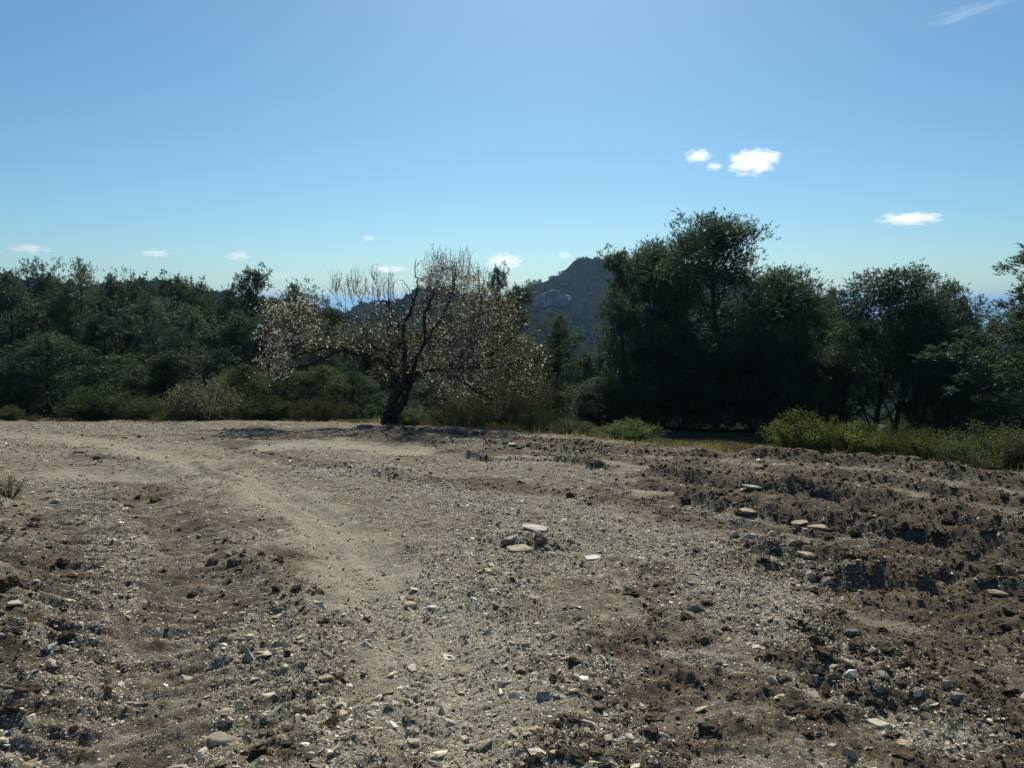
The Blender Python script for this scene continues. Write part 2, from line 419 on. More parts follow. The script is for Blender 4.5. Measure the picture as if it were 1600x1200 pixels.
def clod_material():
    m, nt, b, out = mat('earth_clod', 1.0)
    geo = N(nt, 'NewGeometry').outputs['Position']
    n1 = noise(nt, geo, 22, 6, .75); n2 = noise(nt, geo, 4, 3)
    c = ramp(nt, n1, [(.3, (.035, .026, .016)), (.52, (.10, .076, .048)), (.78, (.26, .205, .135))])
    c = mix(nt, ramp(nt, n2, [(.5, g3(0)), (.75, g3(.6))]), c, (.15, .10, .055))
    nt.links.new(c, b.inputs['Base Color'])
    bp = N(nt, 'Bump'); bp.inputs['Strength'].default_value = .8; bp.inputs['Distance'].default_value = .02
    nt.links.new(n1, bp.inputs['Height']); nt.links.new(bp.outputs[0], b.inputs['Normal'])
    return m
def leaf_material(name, trans=.35, use_obj=True, cols=None, spec=.35, rough=.5):
    m, nt, b, out = mat(name, rough)
    b.inputs['Specular IOR Level'].default_value = spec
    geo = N(nt, 'NewGeometry').outputs['Position']
    n1 = noise(nt, geo, 1.4, 3, .6); n2 = noise(nt, geo, 9, 3, .7)
    oi = N(nt, 'ObjectInfo')
    col = oi.outputs['Color'] if use_obj else None
    if cols is not None: col = ramp(nt, noise(nt, geo, 14, 2, .7), cols)
    c = mix(nt, 1.0, col, ramp(nt, n1, [(.32, g3(.5)), (.68, g3(1.9))]), 'MULTIPLY')
    c = mix(nt, 1.0, c, ramp(nt, n2, [(.3, (.75, .75, .8)), (.7, (1.3, 1.28, 1.1))]), 'MULTIPLY')
    nt.links.new(c, b.inputs['Base Color'])
    tr = N(nt, 'BsdfTranslucent'); tc_ = mix(nt, 1.0, c, (1.35, 1.5, .8), 'MULTIPLY'); nt.links.new(tc_, tr.inputs[0])
    ms = N(nt, 'MixShader'); ms.inputs[0].default_value = trans
    nt.links.new(b.outputs[0], ms.inputs[1]); nt.links.new(tr.outputs[0], ms.inputs[2]); nt.links.new(ms.outputs[0], out.inputs[0])
    return m
def bark_material(name, c0, c1):
    m, nt, b, out = mat(name, .95)
    tc = N(nt, 'TexCoord').outputs['Object']
    mp = N(nt, 'Mapping'); mp.inputs['Scale'].default_value = (1, 1, .25); nt.links.new(tc, mp.inputs[0])
    n1 = noise(nt, mp.outputs[0], 18, 6, .7)
    nt.links.new(ramp(nt, n1, [(.35, c0), (.7, c1)]), b.inputs['Base Color'])
    bp = N(nt, 'Bump'); bp.inputs['Distance'].default_value = .03; nt.links.new(n1, bp.inputs['Height']); nt.links.new(bp.outputs[0], b.inputs['Normal'])
    return m
M_ground = ground_material()
M_gravel = stone_material('crushed_limestone', True)
M_rock = stone_material('limestone_rock', False)
M_clod = clod_material()
M_pine = leaf_material('pine_needles', .42, spec=.32, rough=.5)
M_leaf = leaf_material('shrub_leaves', .42, spec=.12, rough=.7)
M_woods = leaf_material('distant_foliage', .15, spec=.1, rough=.8)
M_almleaf = leaf_material('almond_leaves', .4, False, [(.3, (.12, .10, .085)), (.52, (.17, .145, .12)), (.75, (.17, .16, .09))])
M_grass = leaf_material('dry_grass', .4, False, [(.35, (.09, .085, .04)), (.5, (.19, .15, .08)), (.7, (.27, .21, .13))])
M_bark = bark_material('pine_bark', (.035, .028, .022), (.13, .105, .085))
M_abark = bark_material('almond_bark', (.018, .014, .012), (.07, .058, .05))
mt_, nt_, b_, _ = mat('blossom_petals', .6)
b_.inputs['Base Color'].default_value = (.80, .73, .74, 1); b_.inputs['Transmission Weight'].default_value = 0
tr_ = N(nt_, 'BsdfTranslucent'); tr_.inputs[0].default_value = (.85, .79, .80, 1); ms_ = N(nt_, 'MixShader'); ms_.inputs[0].default_value = .5
nt_.links.new(b_.outputs[0], ms_.inputs[1]); nt_.links.new(tr_.outputs[0], ms_.inputs[2]); nt_.links.new(ms_.outputs[0], _.inputs[0])
M_petal = mt_

# ------------------------------------------------------------------ the ground: one sheet out to the horizon
def build_ground():
    rr = [0.0, .4, .8, 1.2, 1.6, 1.9]
    r = 2.1
    while r < 26: rr.append(r); r *= 1.0048
    while r < 1300: rr.append(r); r *= 1.025
    while r < 22000: rr.append(r); r *= 1.08
    rr = np.array(rr)
    an = np.concatenate([np.arange(-39, 39.001, .148), np.arange(41, 319.1, 3.0)]) * np.pi / 180
    nr, na = len(rr), len(an)
    X = rr[:, None] * np.sin(an)[None, :]; Y = rr[:, None] * np.cos(an)[None, :]
    br = np.zeros_like(X); dr = np.zeros_like(X); gr = np.zeros_like(X); Z = terrain(X, Y)
    k = rr < 36
    br[k], dr[k], gr[k] = masks(X[k], Y[k])
    Z[k] += detail(X[k], Y[k], br[k], dr[k], gr[k])
    s = beyond(X, Y)
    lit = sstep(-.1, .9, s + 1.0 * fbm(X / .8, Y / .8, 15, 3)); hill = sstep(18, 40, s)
    V = np.stack([X, Y, Z], -1).reshape(-1, 3)
    i, j = np.meshgrid(np.arange(nr - 1), np.arange(na), indexing='ij'); i = i.ravel(); j = j.ravel(); kk = (j + 1) % na
    F = np.stack([i * na + j, (i + 1) * na + j, (i + 1) * na + kk, i * na + kk], 1)
    F = F[i > 0]
    F0 = np.stack([np.zeros(na, int), na + np.arange(na), na + (np.arange(na) + 1) % na, na + (np.arange(na) + 1) % na], 1)
    # the centre: a fan written as quads with a doubled rim vertex avoided by using the inner ring as a small disc of its own
    F = np.concatenate([F, np.stack([(np.arange(1, na - 2, 2) + na), (np.arange(1, na - 2, 2) + 1 + na), (np.arange(1, na - 2, 2) + 2 + na), np.full(len(np.arange(1, na - 2, 2)), na)], 1)])
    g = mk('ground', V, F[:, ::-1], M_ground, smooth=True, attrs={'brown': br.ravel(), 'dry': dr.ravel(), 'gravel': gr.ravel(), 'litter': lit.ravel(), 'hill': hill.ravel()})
    tag(g, kind='structure'); return g, rr, an, Z
ground, GR, GA, GZ = build_ground()
def gz(x, y):
    """height of the built sheet, read from its own grid"""
    x = np.asarray(x, float); y = np.asarray(y, float)
    r = np.hypot(x, y); a = np.arctan2(x, y)
    i = np.clip(np.searchsorted(GR, r) - 1, 0, len(GR) - 2); fr = (r - GR[i]) / (GR[i + 1] - GR[i])
    j = np.clip(np.searchsorted(GA, a) - 1, 0, len(GA) - 2); fa = np.clip((a - GA[j]) / (GA[j + 1] - GA[j]), 0, 1)
    return (GZ[i, j] * (1 - fa) + GZ[i, j + 1] * fa) * (1 - fr) + (GZ[i + 1, j] * (1 - fa) + GZ[i + 1, j + 1] * fa) * fr

# ------------------------------------------------------------------ stones
def hull(seed, n, flat=1.0, sub=0, rough=0.0):
    rs = np.random.RandomState(seed); bm = bmesh.new()
    P = unit(rs.normal(size=(n, 3))) * (1 + .25 * (rs.rand(n, 1) - .5)); P[:, 2] *= flat
    for p in P: bm.verts.new(p)
    r = bmesh.ops.convex_hull(bm, input=bm.verts)
    bmesh.ops.delete(bm, geom=[v for v in bm.verts if not v.link_faces], context='VERTS')
    if sub:
        bmesh.ops.triangulate(bm, faces=bm.faces)
        bmesh.ops.bevel(bm, geom=list(bm.edges), offset=.07, segments=1, affect='EDGES')
        bmesh.ops.triangulate(bm, faces=bm.faces)
        for _ in range(sub):
            bmesh.ops.subdivide_edges(bm, edges=[e for e in bm.edges if e.calc_length() > .22], cuts=1, use_grid_fill=False)
            bmesh.ops.triangulate(bm, faces=bm.faces)
        from mathutils import noise as mn
        for v in bm.verts:
            q = v.co * 1.7 + Vector((seed, 0, 0))
            v.co += v.co.normalized() * (mn.noise(q) * .6 + mn.noise(q * 3.1) * .3 + mn.noise(q * 7) * .15) * rough
    bmesh.ops.triangulate(bm, faces=bm.faces); bm.verts.index_update()
    V = np.array([v.co[:] for v in bm.verts]); F = np.array([[v.index for v in f.verts] for f in bm.faces]); bm.free()
    return V, F
def rotm(ax, ay, az):
    ca, sa, cb, sb, cc, sc = np.cos(ax), np.sin(ax), np.cos(ay), np.sin(ay), np.cos(az), np.sin(az)
    Rz = np.zeros((len(ax), 3, 3)); Rz[:, 0, 0] = cc * cb; Rz[:, 0, 1] = cc * sb * sa - sc * ca; Rz[:, 0, 2] = cc * sb * ca + sc * sa
    Rz[:, 1, 0] = sc * cb; Rz[:, 1, 1] = sc * sb * sa + cc * ca; Rz[:, 1, 2] = sc * sb * ca - cc * sa
    Rz[:, 2, 0] = -sb; Rz[:, 2, 1] = cb * sa; Rz[:, 2, 2] = cb * ca
    return Rz
def joined(name, temps, P, Sc, A, cols, m, parent, smooth=False):
    Rm = rotm(A[:, 0], A[:, 1], A[:, 2]); pick = np.arange(len(P)) % len(temps)
    Vs, Fs, Cs, n = [], [], [], 0
    for t, (V, F) in enumerate(temps):
        k = np.where(pick == t)[0]
        if not len(k): continue
        W = np.einsum('nij,nvj->nvi', Rm[k], V[None] * Sc[k][:, None, :]) + P[k][:, None, :]
        Vs.append(W.reshape(-1, 3)); Fs.append((F[None] + (np.arange(len(k)) * len(V))[:, None, None]).reshape(-1, 3) + n); n += len(k) * len(V)
        if cols is not None: Cs.append(np.repeat(cols[k], len(V), 0))
    return mk(name, np.concatenate(Vs), np.concatenate(Fs), m, parent, cols=np.concatenate(Cs) if cols is not None else None, smooth=smooth)
def stone_cols(n, rs):
    pal = np.array([(.50, .475, .40), (.62, .585, .49), (.38, .36, .30), (.46, .40, .29), (.55, .47, .32), (.24, .215, .17), (.84, .80, .70), (.34, .22, .14), (.22, .215, .19)])
    k = rs.choice(len(pal), n, p=[.2, .17, .11, .15, .11, .07, .10, .03, .06])
    return pal[k] * (.88 + .55 * rs.rand(n, 1)) * np.array([1.05, 1.0, .88])
def scatter(n, rs, dens, rmin=2.3, rmax=25, smin=.0029, smax=.17, alpha=2.3, hw=37.5):
    a = rs.uniform(-hw, hw, n) * np.pi / 180; r = np.exp(rs.uniform(np.log(rmin), np.log(rmax), n))
    x = r * np.sin(a); y = r * np.cos(a); ok = beyond(x, y) < .3; x, y, r = x[ok], y[ok], r[ok]
    br, dr, gr = masks(x, y); p = dens(x, y, br, dr, gr); k = rs.rand(len(x)) < p; x, y, r, gr = x[k], y[k], r[k], gr[k]
    s = smin * r * (1 - rs.rand(len(x))) ** (-1 / alpha)
    s = np.minimum(s, smax * (.25 + .75 * rs.rand(len(x)) ** 2))
    s = np.maximum(s, smin * r * .8)
    return x, y, r, s, br[k], dr[k], gr
def build_stones():
    rs = np.random.RandomState(11)
    x, y, r, s, br, dr, gr = scatter(275000, rs, lambda x, y, b, d, g: np.clip(g ** 1.2 * (1 - .5 * b) + .08, 0, 1), smin=.0022, smax=.10, alpha=1.95)
    n = len(x); z = gz(x, y)
    flat = rs.uniform(.2, .6, n)
    Sc = np.stack([s * rs.uniform(.8, 1.35, n), s * rs.uniform(.55, .95, n), s * flat], 1) * .5
    A = np.stack([rs.normal(0, .32, n), rs.normal(0, .32, n), rs.uniform(0, 6.28, n)], 1)
    P = np.stack([x, y, z + Sc[:, 2] * rs.uniform(-.15, .4, n)], 1); cols = stone_cols(n, rs)
    app = s / r; order = np.argsort(-app); big = order[:285]; rest = order[285:]
    temps = [hull(100 + i, 6 + i % 2) for i in range(18)]
    g = joined('gravel', temps, P[rest], Sc[rest], A[rest], cols[rest], M_gravel, ground); tag(g, kind='stuff')
    shapes = [mk('stone', *hull(200 + i, 13, 1.0, 0, 0), M_rock, link=False) for i in range(12)]
    for q, k in enumerate(big):
        o = inst('stone', shapes[q % 12], ground, P[k], A[k], Sc[k] * 1.1); o.color = (*cols[k], 1)
    print('gravel', n)
build_stones()
def clod_temp(seed, sub=3):
    rs = np.random.RandomState(seed); bm = bmesh.new(); bmesh.ops.create_icosphere(bm, subdivisions=sub, radius=1)
    from mathutils import noise as mn
    for v in bm.verts:
        q = v.co * 1.3 + Vector((seed * 3.1, 0, 0)); v.co *= 1 + mn.noise(q) * .7 + mn.noise(q * 2.7) * .55
        v.co.z *= .75
    bmesh.ops.triangulate(bm, faces=bm.faces); bm.verts.index_update()
    V = np.array([v.co[:] for v in bm.verts]); F = np.array([[v.index for v in f.verts] for f in bm.faces]); bm.free(); return V, F
def build_clods():
    rs = np.random.RandomState(12)
    allridge = [p for p in HIGH]
    def dens(x, y, b, d, g):
        m = np.zeros(x.shape)
        for pts, w, a in allridge: m = np.maximum(m, 1 - sstep(.5, 1.6, dist_line(x, y, pts) / w))
        return np.clip((b ** 1.6 * .5 + m) * (.3 + .7 * sstep(-.9, .6, x)), 0, 1) * (1 - d)
    x, y, r, s, br, dr, gr = scatter(125000, rs, dens, smin=.0024, smax=.16, alpha=2.1)
    n = len(x); z = gz(x, y)
    Sc = np.stack([s * rs.uniform(.7, 1.2, n), s * rs.uniform(.7, 1.1, n), s * rs.uniform(.4, .7, n)], 1) * .5
    A = np.stack([rs.uniform(-.5, .5, n), rs.uniform(-.5, .5, n), rs.uniform(0, 6.28, n)], 1)
    P = np.stack([x, y, z + Sc[:, 2] * .1], 1)
    order = np.argsort(-(s / r)); big = order[:250]; rest = order[250:]
    g = joined('earth_crumbs', [hull(500 + i, 9) for i in range(12)], P[rest], Sc[rest], A[rest], None, M_clod, ground); tag(g, kind='stuff')
    shapes = [mk('clod', *clod_temp(40 + i), M_clod, link=False) for i in range(8)]
    for q, k in enumerate(big): inst('clod', shapes[q % 8], ground, P[k], A[k], Sc[k])
    print('clods', n)
build_clods()

# rocks that stand out one by one: px, py, width px, height ratio, colour, kind, label
GREY, PALE, TAN, RUST, DARK, WHITE = (.38, .36, .31), (.58, .54, .44), (.46, .38, .25), (.27, .135, .07), (.13, .115, .09), (.72, .70, .64)
ROCKS = [
    (345, 1158, 78, .42, PALE, 'broad pale limestone slab sunk in the gravel at the bottom left'),
    (838, 830, 62, .30, PALE, 'flat cream slab lying topmost on the rock pile in the middle of the track'),
    (800, 842, 46, .45, GREY, 'grey rounded rock on the left of the rock pile mid track'),
    (812, 860, 58, .35, TAN, 'tan flat slab at the foot of the rock pile mid track'),
    (842, 848, 30, .9, DARK, 'dark upright rock wedged beside the cream slab mid track'),
    (925, 872, 36, .22, WHITE, 'thin bright white flake lying right of the mid track rock pile'),
    (640, 947, 34, .45, TAN, 'rounded tan stone beside the beige wheel path'),
    (677, 949, 22, .4, WHITE, 'small white stone just right of the rounded tan stone'),
    (124, 711, 24, .8, RUST, 'reddish brown boulder standing on the far left of the dirt track'),
    (152, 717, 18, .55, DARK, 'small dark rock just right of the reddish brown boulder'),
    (85, 785, 24, .5, PALE, 'squarish beige stone on the left bank above the tread marks'),
    (1176, 841, 32, .65, GREY, 'grey angular rock at the head of the pale stones below the churned soil'),
    (1206, 839, 20, .8, PALE, 'pale upright stone touching the grey angular rock'),
    (1148, 837, 16, .8, PALE, 'small pale stone left of the grey angular rock'),
    (1225, 842, 18, .6, GREY, 'small grey stone right of the pale upright stone'),
    (1280, 828, 40, .45, TAN, 'tan boulder half buried in the churned dark soil'),
    (1252, 818, 34, .35, TAN, 'long tan rock behind the half buried tan boulder'),
    (1170, 796, 34, .4, TAN, 'low rock beside the beige rut in the churned soil'),
    (1262, 870, 40, .35, (.52, .42, .27), 'yellowish broken slab among white stones on the right of the track'),
    (1268, 900, 26, .7, PALE, 'lumpy whitish stone below the yellowish broken slab'),
    (1298, 911, 30, .6, (.45, .36, .33), 'pinkish pale stone left of the dark clod mound'),
    (1330, 990, 32, .6, (.20, .21, .21), 'smooth dark grey stone resting above the stony ridge'),
    (1332, 1016, 20, .9, DARK, 'small dark brown block below the smooth dark grey stone'),
    (1378, 1064, 36, .6, GREY, 'large pale grey rock in the stony ridge at lower right'),
    (1272, 1062, 24, .75, GREY, 'rounded light grey stone at the left end of the stony ridge'),
    (1412, 1062, 26, .9, GREY, 'tilted grey block in the middle of the stony ridge'),
    (1434, 1084, 24, .8, PALE, 'pale block wedged between grey rocks in the stony ridge'),
    (1452, 1100, 28, .7, TAN, 'tan block just below the pale block in the stony ridge'),
    (1478, 1078, 20, 1.1, GREY, 'tall narrow grey rock standing near the right end of the stony ridge'),
    (1498, 1090, 32, .6, GREY, 'grey rock at the right end of the stony ridge'),
    (1326, 1181, 30, .9, TAN, 'isolated pointed tan rock at the bottom right'),
    (1210, 1066, 26, .7, PALE, 'pale stone in brown soil left of the stony ridge'),
    (1272, 1088, 30, .3, PALE, 'flat pale stone below the rounded light grey stone'),
    (1125, 992, 28, .4, TAN, 'tan slab leaning in the pile of flat stones right of centre'),
    (1100, 1000, 24, .6, DARK, 'dark stone in the pile of flat stones right of centre'),
    (1138, 1002, 24, .45, TAN, 'rounded tan stone at the right end of the pile of flat stones'),
    (838, 1142, 28, .45, (.52, .42, .27), 'yellowish slab near the bottom edge by the wheel path'),
    (812, 1140, 40, .25, TAN, 'flat tan slab left of the yellowish slab at the bottom'),
    (850, 1090, 34, .6, GREY, 'grey angular stone among gravel in the lower middle'),
    (8, 895, 44, .4, TAN, 'yellowish slanting rock on the left edge of the bank'),
    (10, 915, 40, .25, WHITE, 'white flat stone below the yellowish rock at the left edge'),
    (14, 948, 50, .2, PALE, 'long pale slab at the left edge of the picture'),
    (170, 1080, 30, .6, RUST, 'rust brown stone in the brown rut at lower left'),
    (115, 1138, 26, .6, RUST, 'dark reddish stone in gravel above the bottom left corner'),
    (150, 928, 28, .5, DARK, 'dark rock at the edge of the white gravel streak'),
    (1176, 762, 44, .22, PALE, 'pale exposed slab behind the churned soil ridge'),
    (1562, 925, 40, .25, TAN, 'long tan slab on dark clods at the right edge'),
    (1186, 720, 14, .4, WHITE, 'small white rock in front of the dry grass strip'),
    (800, 697, 18, .4, PALE, 'small pale slab lying on the far dark soil in the middle'),
]
def build_rocks():
    rs = np.random.RandomState(21)
    # an extra row of edge-on checks keeps every rock seated on the sheet
    for i, (px, py, w, hr, col, lab) in enumerate(ROCKS):
        x, y = gnd(px, py); x, y = float(x), float(y)
        for _ in range(4):
            zg = float(gz(x, y)); dx, dy, dz = ray(px, py); t = (CAM_H - zg) / -dz; x, y = float(dx * t) * .5 + x * .5, float(dy * t) * .5 + y * .5
        wid = w / F_PX * y * .84
        V, F = hull(300 + i, 12 + i % 5, 1.0, 2, .16)
        flat = hr < .5
        if flat: V[:, 2] = np.where(V[:, 2] > .4, .4 + (V[:, 2] - .4) * .3, V[:, 2])
        V = V * np.array([wid * .55, wid * (.42 if not flat else .5), wid * hr * .62])
        zmin = V[:, 2].min()
        o = mk('rock', V, F, M_rock)
        zs = [float(gz(x + a * wid * .4, y + b * wid * .4)) for a in (-1, 0, 1) for b in (-1, 0, 1)]
        o.location = (x, y, .5 * min(zs) + .5 * sum(zs) / 9 - zmin * .42)
        o.rotation_euler = (rs.normal(0, .1), rs.normal(0, .1), rs.normal(0, .35))
        if 'tilted' in lab or 'slanting' in lab or 'leaning' in lab: o.rotation_euler[1] = .45
        o.color = (*col, 1); tag(o, lab, 'rock', 'rocks lying on the dirt track')
build_rocks()

# dry roots and sticks left by the digging
def build_sticks():
    rs = np.random.RandomState(23)
    L = [([(1072, 738), (1092, 735), (1112, 741), (1135, 744), (1150, 756)], .011, 'pale curved root lying on the churned soil behind the ridge', 'root'),
         ([(1284, 962), (1300, 967), (1318, 973)], .009, 'short pale stick lying above the stony ridge', 'stick'),
         ([(1165, 748), (1190, 752), (1215, 754)], .010, 'straight dry root right of the pale curved root', 'root'),
         ([(645, 1186), (655, 1168), (668, 1160)], .006, 'thin dry twig near the bottom edge by the wheel path', 'twig'),
         ([(985, 1122), (1030, 1112), (1080, 1110)], .005, 'long thin straw coloured twig on the brown soil at lower right', 'twig')]
    m, nt, b, out = mat('dry_root', .9); tc = N(nt, 'TexCoord').outputs['Object']
    nt.links.new(ramp(nt, noise(nt, tc, 30, 4), [(.3, (.16, .12, .08)), (.7, (.42, .35, .26))]), b.inputs['Base Color'])
    for pts, rad_, lab, nm in L:
        q = []
        for px, py in pts:
            x, y = gnd(px, py); q.append((float(x), float(y), float(gz(x, y)) + rad_ + rs.uniform(.01, .04)))
        q = np.array(q); t = np.linspace(0, len(q) - 1, 16); P = np.stack([np.interp(t, np.arange(len(q)), q[:, k]) for k in range(3)], 1)
        P[1:-1] += rs.normal(size=(14, 3)) * .008; a = Acc(); tube(a, P, np.linspace(rad_, rad_ * .4, 16), 6, .3, rs)
        for k in (5, 9, 12): tube(a, curve_pts(P[k], P[k] + rs.normal(size=3) * [.12, .1, .03] + [0, 0, .02], 5, .1, rs), [rad_ * .5, rad_ * .4, rad_ * .3, rad_ * .2, rad_ * .1], 4)
        v, f = a.get(); c = P[0].copy(); o = mk(nm, v - c, f, m, smooth=True); o.location = c; tag(o, lab, nm)
build_sticks()

# ------------------------------------------------------------------ trees
def pine(seed, H=7.0, Rr=2.6, nl=26, nsub=13, nsp=13, low=.12, top=.25, leanx=0, trunks=1, nb=8, big=1.0, lobe=(.22, .36)):
    rs = np.random.RandomState(seed); wood = Acc(); PP, DD = [], []
    for tk in range(trunks):
        off = np.array([rs.normal(0, .35), rs.normal(0, .3), 0]) * (trunks > 1)
        tp = np.array([leanx * H + off[0] * 3 * (trunks > 1), off[1] * 2, H * (.93 if tk == 0 else rs.uniform(.7, .88))])
        trunk = curve_pts(off + [0, 0, -.5], tp, 12, .025, rs)
        tube(wood, trunk, np.linspace(.13 * H / 7 / (1 + .3 * (trunks > 1)), .02, 12), 8, .15, rs)
        nlo = nl // trunks
        for i in range(nlo):
            f = low + (1 - low) * ((i + .5) / nlo) ** .85
            env = Rr * (math.sin(math.pi * min(1, (f - low * .6) ** .7)) * (1 - top) + top * .8) * rs.uniform(.55, 1.15)
            if trunks > 1: env *= .7
            a = i * 2.4 + rs.normal(0, .5); c0 = trunk[min(11, int(f * 11))]
            rho = env * rs.uniform(.45, .85)
            c = np.array([c0[0] + math.cos(a) * rho, c0[1] + math.sin(a) * rho, f * H * rs.uniform(.95, 1.03)])
            if i >= nlo - 2: c[:2] = c0[:2] + rs.normal(0, .15, 2)
            lr = Rr * rs.uniform(*lobe) * (1 - .3 * f) + .12
            bk = trunk[max(0, min(11, int(max(.05, f - .12) * 11)))]
            P = curve_pts(bk, c, 6, .06, rs); tube(wood, P, np.linspace(.045 * (1.2 - f), .012, 6), 5)
            d = unit(rs.normal(size=(nsub, 3)) + [0, 0, .25]); q = c + d * lr * np.array([1, 1, .8]) * rs.uniform(.55, 1.0, (nsub, 1))
            for k in range(0, nsub, 2): tube(wood, curve_pts(P[4 if k % 4 else 5], q[k], 3, .05, rs), [.012, .008, .004], 3)
            for qk, dk in zip(q, d):
                n = max(3, int(nsp * 1.3 * rs.uniform(.5, 1.4)))
                PP.append(qk + rs.normal(size=(n, 3)) * .125 * Rr / 2.6 * big); DD.append(unit(dk * .7 + np.array([0, 0, .75]) + rs.normal(size=(n, 3)) * .55))
    PP = np.concatenate(PP); DD = np.concatenate(DD); n = len(PP)
    t = rs.uniform(0, .13, (n, nb)) * big; P = PP[:, None] + DD[:, None] * t[..., None]
    D = unit(DD[:, None] * .7 + rs.normal(size=(n, nb, 3)) * .6)
    V, F = blades(P.reshape(-1, 3), D.reshape(-1, 3), rs.uniform(.07, .13, n * nb) * big, rs.uniform(.009, .015, n * nb) * big, rs)
    return wood.get(), (V, F)
def bush(seed, H=1.5, W=1.0, nst=70, nlf=60, ll=.06, up=.8, bare=.15):
    """stems fanning from the ground, with leaves along them"""
    rs = np.random.RandomState(seed); wood = Acc(); P_, D_ = [], []
    for i in range(nst):
        a = rs.uniform(0, 6.283); rho = W * math.sqrt(rs.rand()); h = H * (1 - .55 * (rho / W) ** 2) * rs.uniform(.7, 1.08)
        tip = np.array([math.cos(a) * rho, math.sin(a) * rho, h]); b0 = np.array([math.cos(a) * rho * .3, math.sin(a) * rho * .3, -.1])
        P = curve_pts(b0, tip, 5, .06, rs); tube(wood, P, [.012, .009, .007, .005, .003], 3)
        t = bare + (1 - bare) * rs.rand(nlf) ** .75
        q = np.stack([np.interp(t, np.linspace(0, 1, 5), P[:, k]) for k in range(3)], 1) + rs.normal(size=(nlf, 3)) * .055 * H ** .5
        P_.append(q); D_.append(unit(rs.normal(size=(nlf, 3)) + [0, 0, up]))
    P_ = np.concatenate(P_); D_ = np.concatenate(D_); n = len(P_)
    V, F = leafs(P_, D_, rs.uniform(.7, 1.3, n) * ll, rs.uniform(.7, 1.2, n) * ll * .28, rs)
    return wood.get(), (V, F)
def meshes(gen, lm):
    (wv, wf), (cv, cf) = gen
    return mk('trunk', wv, wf, M_bark, smooth=True, link=False), mk('crown', cv, cf, lm, link=False), np.percentile(cv[:, 2], 99.75), (np.percentile(cv[:, 0], 98) - np.percentile(cv[:, 0], 2)), cv[:, 0].mean()
KIND = {}
def kind(k):
    if k in KIND: return KIND[k]
    if k == 'broad': g = meshes(pine(1, 7, 3.2, 58, 18, 12, low=.06, top=.45), M_pine)
    elif k == 'dense': g = meshes(pine(2, 6, 2.4, 34, 15, 12, low=.03, top=.4), M_pine)
    elif k == 'round': g = meshes(pine(3, 4.5, 2.4, 26, 14, 12, low=.03, top=.5), M_pine)
    elif k == 'tall': g = meshes(pine(4, 7, 1.6, 30, 12, 11, low=.12, lobe=(.28, .45)), M_pine)
    elif k == 'airy': g = meshes(pine(5, 7, 2.4, 24, 9, 9, low=.3, lobe=(.2, .3)), M_pine)
    elif k == 'twin': g = meshes(pine(6, 6.5, 3.0, 44, 15, 12, low=.33, top=.55, trunks=2), M_pine)
    elif k == 'multi': g = meshes(pine(8, 6.5, 3.0, 44, 14, 12, low=.28, top=.5, trunks=3), M_pine)
    elif k == 'shrub': g = meshes(bush(11, 1.4, 1.0, 95, 70, .07), M_leaf)
    elif k == 'feather': g = meshes(bush(12, 1.6, 1.2, 110, 60, .055, 1.6), M_leaf)
    elif k == 'shrub_b': g = meshes(bush(13, 1.3, 1.1, 100, 65, .06, .4), M_leaf)
    elif k == 'twiggy': g = meshes(bush(15, 3.2, 1.7, 170, 60, .045, .2, .3), M_leaf)
    elif k == 'herb': g = meshes(bush(14, .8, .5, 40, 30, .05, .9), M_leaf)
    KIND[k] = g; return g
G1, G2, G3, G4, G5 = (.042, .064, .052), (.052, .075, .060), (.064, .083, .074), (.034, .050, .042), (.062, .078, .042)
SILV, LIME, OLIVE = (.13, .13, .115), (.13, .145, .05), (.07, .075, .045)
PG = 'pines beyond the edge of the track'; SG = 'shrubs along the edge of the track'
